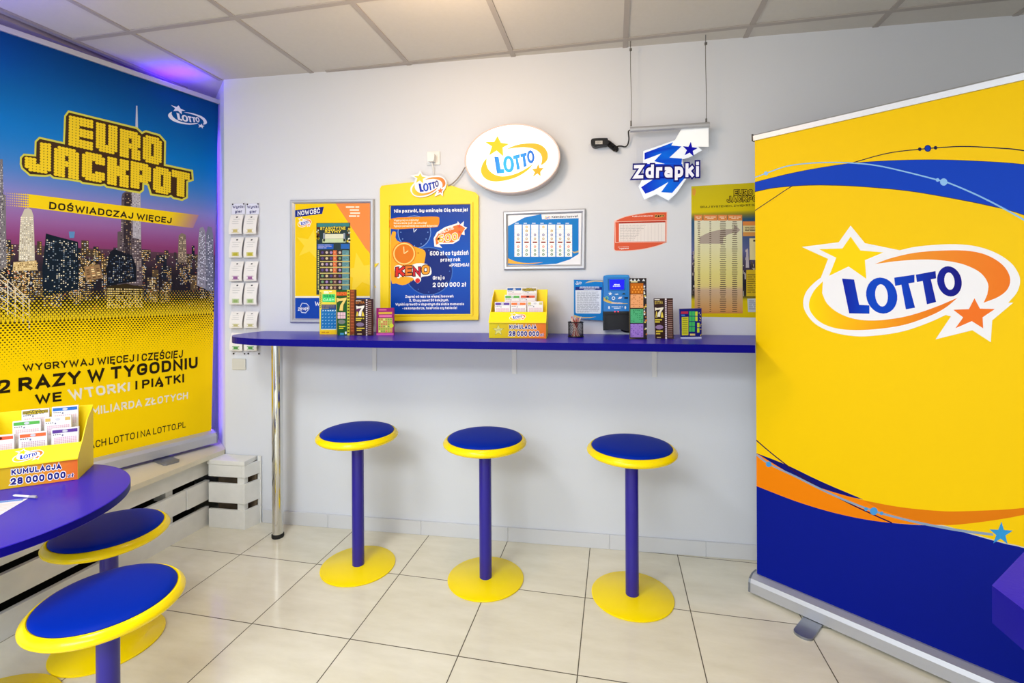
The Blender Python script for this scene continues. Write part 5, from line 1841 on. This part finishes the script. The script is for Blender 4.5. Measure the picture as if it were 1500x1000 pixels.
        if nm == 'gold and black':
            a.text('EURO', (w * 0.32, ztop - 0.009), (w * 0.68, ztop - 0.009), (w * 0.32, ztop - 0.003), None, (226, 200, 60), 3, 0.04, (40, 34, 20), 0.1)
            a.text('JACKPOT', (w * 0.18, ztop - 0.017), (w * 0.82, ztop - 0.017), (w * 0.18, ztop - 0.0105), None, (226, 200, 60), 3, 0.04, (40, 34, 20), 0.1)
        else:
            a.lpoly([(w / 2 + 0.008 * math.cos(q * math.pi / 5), ztop - 0.010 + 0.005 * math.sin(q * math.pi / 5)) for q in range(10)], (206, 206, 216) if nm != 'red' else (80, 20, 16), 3)
        for q in range(4):
            a.lpoly([(0.005 + q * 0.006, ztop - 0.023), (0.008 + q * 0.006, ztop - 0.023), (0.008 + q * 0.006, ztop - 0.020), (0.005 + q * 0.006, ztop - 0.020)], (50, 50, 60), 1)
        a.lpoly([(0.030, ztop - 0.028), (0.034, ztop - 0.028), (0.034, ztop - 0.022), (0.030, ztop - 0.022)], (120, 120, 150), 1)
        grid = {'purple': (226, 180, 206), 'orange': (206, 180, 200), 'pale gold': (228, 190, 206)}.get(nm, (232, 200, 206))
        for r in range(6):
            for c in range(11):
                zz = ztop - 0.036 - r * 0.006
                a.lpoly([(0.008 + c * 0.006, zz), (0.0122 + c * 0.006, zz), (0.0122 + c * 0.006, zz + 0.0042), (0.008 + c * 0.006, zz + 0.0042)], grid, 1)
        a.build('slip_print', M_PRINT, p)
    return t


d0 = onz(716.3, 495.2, CZ)
d0.z = CZ
dispenser('yellow slip dispenser with a star on its front on the wall counter', (d0.x, d0.y, CZ), (1, 0.03, 0), 'counter', True)
c1, c0 = onz(114.4, 702, TZ), onz(0, 717.5, TZ)
dd = (c1 - c0).normalized()
dispenser('yellow slip dispenser on the round table', c1 - dd * 0.283 + Vector((0, 0, 0.0)), (dd.x, dd.y, 0), 'table', False)

# pen and leaflet on the round table
p0_, p1_ = onz(19.5, 725.3, TZ + 0.004), onz(53.5, 728, TZ + 0.004)
pn = thing('pen', 'white pen lying on the round violet table', 'pen', (p0_ + p1_) / 2)
d_ = (p1_ - p0_)
tube('barrel', [p0_ + d_ * 0.08, p0_ + d_ * 0.7], 0.0040, mat('pen_white', (232, 226, 226), 0.3), pn)
f = tube('tip', [p0_ - d_ * 0.02, p0_ + d_ * 0.08], [0.001, 0.0040], M_ALUD, pn) if False else None
bm = bmesh.new()
bm_tube(bm, [p0_ - d_ * 0.01, p0_ + d_ * 0.079], [0.0012, 0.0039], 10)
from_bm('tip', bm, M_WPLAST, pn, smooth=True)
bm = bmesh.new()
bm_tube(bm, [p0_ + d_ * 0.701, p1_], [0.0042, 0.0038], 10)
q_ = p0_ + d_ * 0.75
bm_box(bm, (-0.0012, -0.018, 0), (0.0012, 0.0, 0.0012), 0, Matrix.Translation(p1_ + Vector((0, 0, 0.0042))) @ Matrix.Rotation(math.atan2(d_.y, d_.x) - math.pi / 2, 4, 'Z'))
from_bm('cap', bm, mat('pen_grey', (170, 165, 175), 0.3), pn, smooth=True)
lf = [onz(41, 730, TZ), onz(-14, 732, TZ), onz(-40, 760, TZ), onz(0, 754.5, TZ)]
e1 = (lf[0] - lf[1]).normalized()
lfa = Art(Vector((0, 0, TZ + 0.0012)), (1, 0, 0), (0, 1, 0)).local()
# A rectangular leaflet: right corner measured, edges along the two visible directions
cR = lf[0]
da = (onz(0, 733, TZ) - cR).normalized()
dbv = (onz(0, 754.5, TZ) - cR).normalized()
n2_ = Vector((-dbv.y, dbv.x, 0))
if n2_.dot(da) < 0:
    n2_ = -n2_
K = lambda u, v: ((cR + dbv * u + n2_ * v).x, (cR + dbv * u + n2_ * v).y)
lfl = thing('leaflet', 'white leaflet with pink and blue print on the round violet table', 'leaflet', (cR.x, cR.y, TZ))
prism('paper', [K(0, 0), K(0.21, 0), K(0.21, 0.148), K(0, 0.148)], TZ + 0.0003, TZ + 0.0008, M_PAPER, lfl)
lfa.lpoly([K(0.006, 0.004), K(0.205, 0.004), K(0.205, 0.144), K(0.006, 0.144)], (238, 222, 226), 1)
lfa.lpoly([K(0.003, 0.01), K(0.016, 0.006), K(0.022, 0.144), K(0.003, 0.144)], (90, 140, 210), 2)
for q in range(12):
    lfa.lpoly([K(0.035 + q * 0.013, 0.012), K(0.039 + q * 0.013, 0.012), K(0.039 + q * 0.013, 0.12), K(0.035 + q * 0.013, 0.12)], (240, 204, 190), 2)
lfa.build('leaflet_print', M_PRINT, lfl)

# ------------------------------------------------------------------ pencil cup
cu0, cu1 = onz(832, 494, CZ), onz(854.5, 494.5, CZ)
cc_ = (cu0 + cu1) / 2 + Vector((0, 0.03, 0))
pcu = thing('pencil_cup', 'small black mesh cup of pencils on the wall counter', 'cup', (cc_.x, cc_.y, CZ))
R_, HH = 0.037, 0.075
bm = bmesh.new()
nv, nh = 36, 16
for k in range(nv):
    for sgn in (1, -1):
        pts_ = []
        for q in range(7):
            an = 2 * math.pi * k / nv + sgn * 0.9 * q / 6
            pts_.append((cc_.x + R_ * math.cos(an), cc_.y + R_ * math.sin(an), CZ + 0.004 + (HH - 0.006) * q / 6))
        bm_tube(bm, pts_, 0.0007, 3, False)
from_bm('mesh_wall', bm, M_BLACK, pcu)
for nm, z_ in (('rim', CZ + HH), ('base_ring', CZ + 0.0035)):
    bm = bmesh.new()
    bm_tube(bm, [(cc_.x + (R_ + 0.0005) * math.cos(2 * math.pi * k / 32), cc_.y + (R_ + 0.0005) * math.sin(2 * math.pi * k / 32), z_) for k in range(33)], 0.003, 6, False)
    from_bm(nm, bm, M_BLACK, pcu, smooth=True)
lathe('bottom', [(0, 0.0005), (R_, 0.0005), (R_, 0.003), (0, 0.003)], M_BLACK, pcu, 32, (cc_.x, cc_.y, CZ))
rnd = random.Random(11)
for k in range(14):
    an = rnd.uniform(0, 2 * math.pi)
    lean = rnd.uniform(0.2, 1.0)
    b = Vector((cc_.x + 0.020 * math.cos(an + 2.4), cc_.y + 0.020 * math.sin(an + 2.4), CZ + 0.0035))
    tp = Vector((cc_.x + 0.028 * lean * math.cos(an), cc_.y + 0.028 * lean * math.sin(an), CZ + rnd.uniform(0.088, 0.104)))
    p = tag(tube('pencil', [b, tp], 0.0033, mat(*rnd.choice([('pencil_red', (176, 60, 56)), ('pencil_pink', (216, 150, 140)), ('pencil_pale', (224, 204, 190))]), 0.45), None, 6),
            'short red or pale pencil standing in the black mesh cup', 'pencil', 'pencils in the mesh cup')


# ------------------------------------------------------------------ scratch-card display stands on the counter
def card(name, label, tl, tr, br, bl, depth, draw, view, sidecol):
    """Upright folded card: front face measured on the plane standing on the counter."""
    b0, b1 = onz(view[0] + bl[0] * view[2], view[1] + bl[1] * view[2], CZ), onz(view[0] + br[0] * view[2], view[1] + br[1] * view[2], CZ)
    y = (b0.y + b1.y) / 2
    a = Art((0, y, 0), (1, 0, 0)).view(*view)
    P = [a.L(p) for p in (bl, br, tr, tl)]
    zb = CZ + 0.0006
    P[0], P[1] = (P[0][0], zb), (P[1][0], zb)
    t = thing(name, label, 'card stand', ((P[0][0] + P[1][0]) / 2, y, CZ), 'scratch card stands on the counter')
    bm = bmesh.new()
    bm_prism(bm, P, -depth, -0.0004, (a.o, a.ex, a.ey, a.n))
    from_bm('card_body', bm, mat('card_' + '_'.join(str(c) for c in sidecol), sidecol, 0.5), t)
    a.lpoly(P, (120, 100, 60), 0)
    draw(a)
    a.build('card_print', M_GLOSSY, t)
    return t


LV = (455, 410, 0.09)


def dr_y(a):
    a.quad((142, 158), (420, 162), (424, 884), (145, 884), (236, 216, 70), 1)
    for k in range(8):
        a.poly([(150, 200 + k * 34), (196, 214 + k * 30), (150, 220 + k * 34)], (60, 90, 50), 2)
    a.quad((192, 230), (398, 230), (398, 360), (192, 356), (60, 210, 110), 2)
    a.text('MEGA', (216, 282), (380, 280), (216, 240), (380, 238), (30, 120, 70), 4, 0.03)
    a.text('CASH', (206, 344), (386, 342), (206, 300), (386, 298), (180, 250, 190), 4, 0.03)
    a.lines(214, 176, 360, 222, 2, (250, 250, 236), 3, 0.6, 3)
    a.quad((180, 400), (416, 398), (416, 476), (180, 480), (50, 70, 120), 2)
    a.lines(190, 410, 406, 470, 3, (160, 140, 90), 3, 0.4, 7)
    a.quad((168, 478), (418, 476), (420, 796), (168, 800), (20, 112, 176), 3)
    for r in range(6):
        for c in range(5):
            a.poly([(182 + c * 50, 508 + r * 52), (206 + c * 50, 492 + r * 52), (204 + c * 50, 506 + r * 52)], (180, 226, 240), 4)
    for c in range(6):
        a.disc(204 + c * 40, 497, 10, (230, 244, 240), 4, 6)
    a.rect(168, 796, 420, 806, (220, 230, 220), 4)
    a.quad((150, 822), (422, 818), (424, 884), (150, 884), (240, 196, 30), 4)
    a.lines(180, 835, 400, 866, 1, (190, 130, 20), 5, 0.5, 4)


def seven(a, x0, y0, x1, y1, c, c2, lay):
    def q(u, v):
        return (x0 + (x1 - x0) * u, y0 + (y1 - y0) * v)
    S = [q(0.0, 0.02), q(0.30, 0.08), q(1.0, 0.0), q(0.98, 0.14), q(0.68, 0.55), q(0.62, 1.0), q(0.26, 0.98), q(0.36, 0.58), q(0.66, 0.24), q(0.22, 0.28), q(0.06, 0.36)]
    a.poly(offset_poly(S, -7), c2, lay)
    a.poly(S, c, lay + 1)


def dr_g(a):
    a.quad((415, 162), (640, 158), (640, 905), (440, 905), (24, 84, 30), 1)
    a.quad((592, 160), (636, 158), (636, 900), (596, 900), (206, 200, 50), 2)
    a.quad((636, 158), (714, 156), (714, 872), (640, 900), (120, 54, 22), 2)
    for r in range(14):
        a.rect(600, 178 + r * 51, 630, 205 + r * 51, (90, 80, 20), 3)
        a.rect(652, 170 + r * 49, 704, 200 + r * 49, (170, 84, 36), 3)
    a.quad((418, 196), (592, 192), (592, 252), (418, 256), (190, 60, 24), 2)
    a.text('SUPER', (430, 246), (586, 242), (430, 204), (586, 200), (240, 130, 40), 4, 0.03)
    seven(a, 424, 284, 586, 500, (232, 206, 110), (60, 40, 10), 3)
    for i in range(2):
        for j in range(3):
            a.rect(440 + j * 44, 526 + i * 54, 480 + j * 44, 574 + i * 54, (230, 190, 196), 3)
    a.disc(506, 680, 62, (120, 126, 116), 3, 9, 38)
    a.lines(462, 740, 590, 800, 2, (220, 214, 40), 4, 0.6, 3)
    a.rect(480, 860, 540, 890, (70, 150, 190), 4)
    a.rect(560, 840, 586, 880, (230, 240, 240), 4)


def dr_b(a, k=0):
    a.quad((722, 312), (996, 312), (996, 904), (722, 904), (48, 24, 22), 1)
    a.quad((900, 314), (924, 314), (924, 902), (900, 902), (226, 214, 214), 2)
    for r in range(17):
        a.rect(900, 340 + r * 33, 924, 356 + r * 33, (90, 40, 60), 3)
        a.rect(934, 332 + r * 33, 988, 352 + r * 33, (104, 62, 56), 3)
        a.rect(934, 346 + r * 33, 988, 350 + r * 33, (200, 170, 150), 4)
    a.lines(736, 330, 884, 346, 1, (230, 226, 216), 3, 0.7, 2)
    a.text('EXTRA', (734, 388), (876, 384), (734, 350), (876, 346), (190, 110, 30), 4, 0.03)
    a.disc(774, 480, 40, (90, 30, 80), 2, 10)
    for x in (740, 830):
        a.poly([(x, 590), (x + 14, 500), (x + 30, 530), (x + 46, 590)], (226, 196, 60), 2)
    seven(a, 740, 414, 876, 590, (236, 228, 214), (40, 16, 20), 3)
    a.lines(736, 610, 884, 670, 2, (214, 196, 50), 4, 0.65, 3)
    a.disc(806, 724, 66, (128, 110, 136), 3, 9, 34)
    a.lines(750, 770, 884, 836, 2, (216, 190, 60), 4, 0.6, 5)
    a.lines(760, 862, 884, 894, 1, (190, 170, 120), 4, 0.6, 6)


def dr_m(a):
    a.quad((1070, 456), (1350, 454), (1352, 896), (1070, 900), (150, 20, 104), 1)
    a.lines(1110, 470, 1320, 500, 1, (220, 110, 150), 2, 0.6, 2)
    a.quad((1106, 522), (1326, 520), (1326, 556), (1106, 558), (214, 170, 60), 2)
    a.quad((1112, 570), (1322, 568), (1322, 600), (1112, 602), (226, 110, 160), 2)
    a.quad((1100, 620), (1330, 618), (1330, 852), (1100, 856), (196, 190, 90), 2)
    rr = random.Random(3)
    for r in range(6):
        for c in range(6):
            a.rect(1108 + c * 37, 628 + r * 38, 1136 + c * 37, 656 + r * 38, rr.choice([(120, 160, 70), (206, 120, 80), (226, 220, 130), (160, 170, 60)]), 3)
    a.disc(1316, 740, 36, (206, 214, 40), 4, 8)
    a.quad((1072, 868), (1350, 866), (1352, 894), (1072, 898), (206, 90, 180), 3)


card('card_stand', 'tall yellow, green and blue scratch card stand left of the green seven card', (140, 155), (420, 160), (424, 886), (145, 886), 0.012, dr_y, LV, (236, 226, 120))
card('card_stand', 'green scratch card stand with golden seven and red side strip', (415, 163), (716, 156), (712, 900), (440, 903), 0.022, dr_g, LV, (110, 60, 30))
card('card_stand', 'dark brown scratch card stand with silver seven in front of the silver framed poster', (722, 310), (996, 310), (996, 905), (722, 905), 0.020, dr_b, LV, (96, 56, 44))
card('card_stand', 'small magenta scratch card stand before the yellow board', (1070, 455), (1350, 453), (1352, 896), (1070, 900), 0.012, dr_m, LV, (170, 60, 130))
RV = (830, 395, 0.14)


def dr_p(a):
    a.quad((655, 88), (835, 88), (840, 735), (660, 715), (40, 34, 36), 1)
    rr = random.Random(6)
    for k in range(26):
        a.disc(rr.uniform(808, 836), rr.uniform(150, 715), rr.uniform(7, 13), rr.choice([(226, 200, 90), (90, 80, 120), (236, 236, 230), (200, 120, 50)]), 2, 6)
    for x in (676, 714, 752, 806):
        a.poly([(x - 16, 118), (x, 92), (x + 16, 118)], (216, 220, 226), 2)
    a.lines(672, 116, 800, 134, 1, (206, 200, 150), 3, 0.8, 1)
    secs = [(140, 250, (190, 100, 10), (246, 170, 60)), (256, 398, (232, 164, 110), (196, 120, 70)), (410, 556, (80, 176, 120), (40, 130, 80)), (564, 706, (160, 124, 206), (116, 82, 170))]
    for i, (y0, y1, c, c2) in enumerate(secs):
        a.rect(664, y0 - 8, 806, y1 + 8, (60, 50, 40), 2)
        a.rect(668, y0, 802, y1, c, 3)
        if i == 0:
            for r in range(3):
                for q in range(4):
                    a.disc(690 + q * 32 + (16 if r % 2 else 0), y0 + 40 + r * 26, 9, c2, 4, 4)
        else:
            for r in range(7):
                for q in range(6):
                    if rr.random() < 0.6:
                        a.rect(674 + q * 21, y0 + 8 + r * 19, 674 + q * 21 + rr.uniform(8, 20), y0 + 8 + r * 19 + rr.uniform(4, 12), c2, 4)


def dr_b2(a):
    a.quad((915, 300), (1112, 297), (1120, 718), (932, 724), (50, 28, 24), 1)
    a.quad((1028, 300), (1046, 300), (1050, 720), (1032, 720), (230, 220, 226), 2)
    for r in range(20):
        a.rect(1029, 316 + r * 20, 1048, 325 + r * 20, (90, 50, 90), 3)
        a.rect(1056, 314 + r * 20, 1110, 324 + r * 20, (110, 66, 60), 3)
        a.rect(1058, 321 + r * 20, 1108, 324 + r * 20, (206, 176, 156), 4)
    a.lines(920, 306, 1010, 318, 1, (230, 226, 216), 3, 0.7, 2)
    a.text('EXTRA', (924, 360), (1006, 356), (924, 328), (1006, 324), (196, 170, 80), 4, 0.03)
    for x in (930, 986):
        a.poly([(x, 500), (x + 8, 430), (x + 18, 450), (x + 28, 500)], (230, 206, 80), 2)
    seven(a, 922, 392, 1014, 492, (236, 228, 206), (40, 16, 30), 3)
    a.lines(924, 512, 1016, 556, 2, (216, 196, 60), 4, 0.65, 3)
    a.disc(970, 600, 42, (146, 120, 160), 3, 9, 24)
    a.lines(936, 630, 1010, 680, 2, (216, 190, 60), 4, 0.6, 5)
    a.lines(944, 698, 1016, 716, 1, (190, 170, 120), 4, 0.6, 6)


def dr_n(a):
    a.quad((1180, 410), (1412, 403), (1412, 720), (1192, 722), (20, 24, 110), 1)
    a.quad((1196, 436), (1272, 434), (1272, 460), (1196, 462), (176, 40, 70), 2)
    a.lines(1200, 466, 1270, 486, 1, (60, 120, 200), 2, 0.7, 3)
    a.quad((1204, 494), (1274, 492), (1274, 684), (1206, 686), (206, 200, 40), 2)
    for r in range(8):
        a.rect(1212, 502 + r * 22, 1266, 513 + r * 22, (140, 150, 40), 3)
    for r in range(4):
        for c in range(2):
            a.rect(1282 + c * 32, 434 + r * 55, 1310 + c * 32, 482 + r * 55, (60, 180, 90), 2)
    for x, y in ((1346, 436), (1346, 490), (1366, 556), (1366, 610)):
        a.rect(x, y, x + 24, y + 46, (200, 214, 50), 3)
    a.lines(1290, 666, 1390, 690, 1, (226, 206, 120), 4, 0.8, 3)
    a.quad((1192, 704), (1412, 700), (1412, 720), (1192, 722), (190, 196, 226), 3)
    rr = random.Random(2)
    for k in range(10):
        a.star(rr.uniform(1386, 1408), rr.uniform(430, 690), 8, (226, 206, 60), 4)


card('card_stand', 'tallest scratch card stand with orange, green and purple blocks beside the ticket checker', (655, 88), (835, 86), (842, 735), (660, 716), 0.012, dr_p, RV, (226, 210, 120))
card('card_stand', 'dark brown scratch card stand with silver seven right of the ticket checker', (915, 300), (1112, 297), (1120, 718), (932, 724), 0.020, dr_b2, RV, (96, 56, 44))
card('card_stand', 'small navy scratch card stand with green squares', (1180, 408), (1412, 402), (1414, 720), (1190, 722), 0.012, dr_n, RV, (60, 80, 190))

# ------------------------------------------------------------------ ticket checker and its notice
tk = thing('ticket_checker', 'blue and black wall ticket checker with lit blue screen', 'ticket checker', W(902, 445, 0.05))
ka = wall_art(0.0).view(830, 395, 0.14)
TD = 0.085
bd_ = [(385, 80)] + spline([(388, 66), (420, 56), (520, 52), (640, 54), (655, 66)], 3) + [(664, 90), (664, 432), (384, 436)]
ks = Art((0, WALL_Y - TD, 0), (1, 0, 0)).view(830, 395, 0.14)


def solid(name, pts, h0, h1, m, par):
    return prism(name, [ks.L(p) for p in pts], h0, h1, m, par, axis=WAX)


solid('blue_housing', bd_, 0.001, TD, M_BLUEP, tk)
bm = bmesh.new()
lo = [ks.L(p) for p in ((384, 437), (664, 433), (664, 650), (560, 630), (384, 636))]
bm_prism(bm, lo, 0.001, TD - 0.03, WAX)
hood = [ks.L(p) for p in ((384, 437), (664, 433), (664, 458), (384, 462))]
bm_prism(bm, hood, TD - 0.0299, TD, WAX)
cheek = [ks.L(p) for p in ((384, 462), (404, 462), (404, 630), (384, 636))]
bm_prism(bm, cheek, TD - 0.0299, TD - 0.004, WAX)
from_bm('scanner_bay', bm, M_BLACK, tk)
sc2 = Art((0, WALL_Y - TD - 0.0006, 0), (1, 0, 0)).view(830, 395, 0.14)
sc2.quad((430, 92), (614, 92), (612, 218), (434, 218), (30, 96, 170), 0)
sc2.quad((386, 66), (390, 60), (640, 60), (650, 74), (60, 160, 226), 0)
sc2.star(456, 250, 22, (226, 240, 250), 1, 0.45)
sc2.poly([(500, 256), (512, 250), (536, 248), (544, 258), (520, 264)], (210, 230, 250), 1)
sc2.poly([(574, 258), (600, 240), (620, 258)], (40, 60, 50), 1)
for x, c in ((420, (130, 206, 150)), (490, (220, 236, 250))):
    sc2.disc(x, 297, 19, c, 1, 12)
    sc2.disc(x, 297, 10, (0, 110, 190), 2, 10)
sc2.poly([(536, 306), (550, 284), (582, 282), (570, 304)], (220, 220, 240), 1)
sc2.rect(604, 286, 642, 304, (20, 50, 80), 1)
sc2.poly(spline([(386, 282), (420, 310), (480, 336), (560, 348), (640, 352)], 4) + spline([(640, 356), (540, 356), (450, 350), (386, 324)], 4), (220, 190, 100), 1)
sc2.text('mini lotto', (470, 354), (582, 356), (470, 338), (582, 340), (236, 226, 240), 3, 0.03)
for x in (444, 614):
    sc2.poly([(x - 7, 380), (x + 7, 380), (x + 7, 396), (x + 12, 396), (x, 414), (x - 12, 396), (x - 7, 396)], (235, 244, 250), 1)
sc2.lines(470, 380, 590, 410, 2, (220, 236, 250), 1, 0.5, 2, 'c')
sc2.build('panel_print', M_GLOSSY, tk)
sr = Art((0, WALL_Y - TD - 0.0012, 0), (1, 0, 0)).view(830, 395, 0.14)
sr.quad((450, 104), (602, 104), (600, 206), (452, 206), (16, 16, 250), 0)
sr.text('SPRAWDŹ', (496, 160), (554, 160), (496, 150), None, (235, 240, 255), 1, 0.02)
sr.text('SWÓJ KUPON', (486, 176), (562, 176), (486, 166), None, (235, 240, 255), 1, 0.02)
sr.build('screen', M_SCREEN, tk)
for x in (505, 540):
    sd = Art((0, WALL_Y - TD - 0.0012, 0), (1, 0, 0)).view(830, 395, 0.14)
    sd.disc(x, 438, 7, (255, 60, 80), 0, 8)
    sd.build('status_light', M_SCREEN, tk)
tube('power_cord', [tuple(W(830 + x * 0.14, 395 + y * 0.14, o)) for x, y, o in ((575, 634, 0.03), (590, 640, 0.02), (620, 648, 0.012), (650, 650, 0.010), (700, 648, 0.008), (720, 600, 0.006))], 0.004, M_BLACK, tk, 6)
nb = thing('notice_panel', 'blue notice panel with white rule sheet left of the ticket checker', 'notice', W(860, 438, 0.02))
na = Art((0, WALL_Y - 0.03, 0), (1, 0, 0)).view(830, 395, 0.14)
prism('panel', [na.L(p) for p in ((74, 104), (378, 108), (378, 532), (74, 508))], 0.018, 0.0294, M_BLUEP, nb, axis=WAX)
prism('spacer', [na.L(p) for p in ((150, 200), (300, 200), (300, 420), (150, 420))], 0.0005, 0.018, M_WPLAST, nb, axis=WAX)
na.quad((74, 104), (378, 108), (378, 532), (74, 508), (0, 124, 206), 0)
na.rect(74, 108, 78, 506, (150, 200, 236), 1)
na.poly(spline([(190, 140), (240, 116), (300, 110), (378, 112)], 4) + [(378, 128), (300, 124), (240, 132)], (206, 190, 150), 1)
na.poly(spline([(76, 470), (140, 490), (220, 496), (310, 490)], 4) + [(250, 506), (160, 508), (76, 500)], (220, 190, 130), 1)
logo(na, 92, 114, 160, 158, 'white', 2)
na.quad((92, 178), (372, 180), (372, 212), (92, 214), (10, 40, 130), 1)
na.lines(130, 174, 350, 208, 3, (226, 234, 250), 2, 0.5, 4, 'c')
na.poly(spline([(92, 216), (360, 214), (362, 230), (356, 440), (340, 456), (110, 456), (92, 440)], 2, True) if False else [(92, 214), (362, 212), (358, 446), (348, 458), (106, 456), (94, 446)], (228, 234, 244), 2)
na.lines(108, 226, 346, 448, 19, (140, 150, 170), 3, 0.42, 9)
na.build('notice_print', M_GLOSSY, nb)
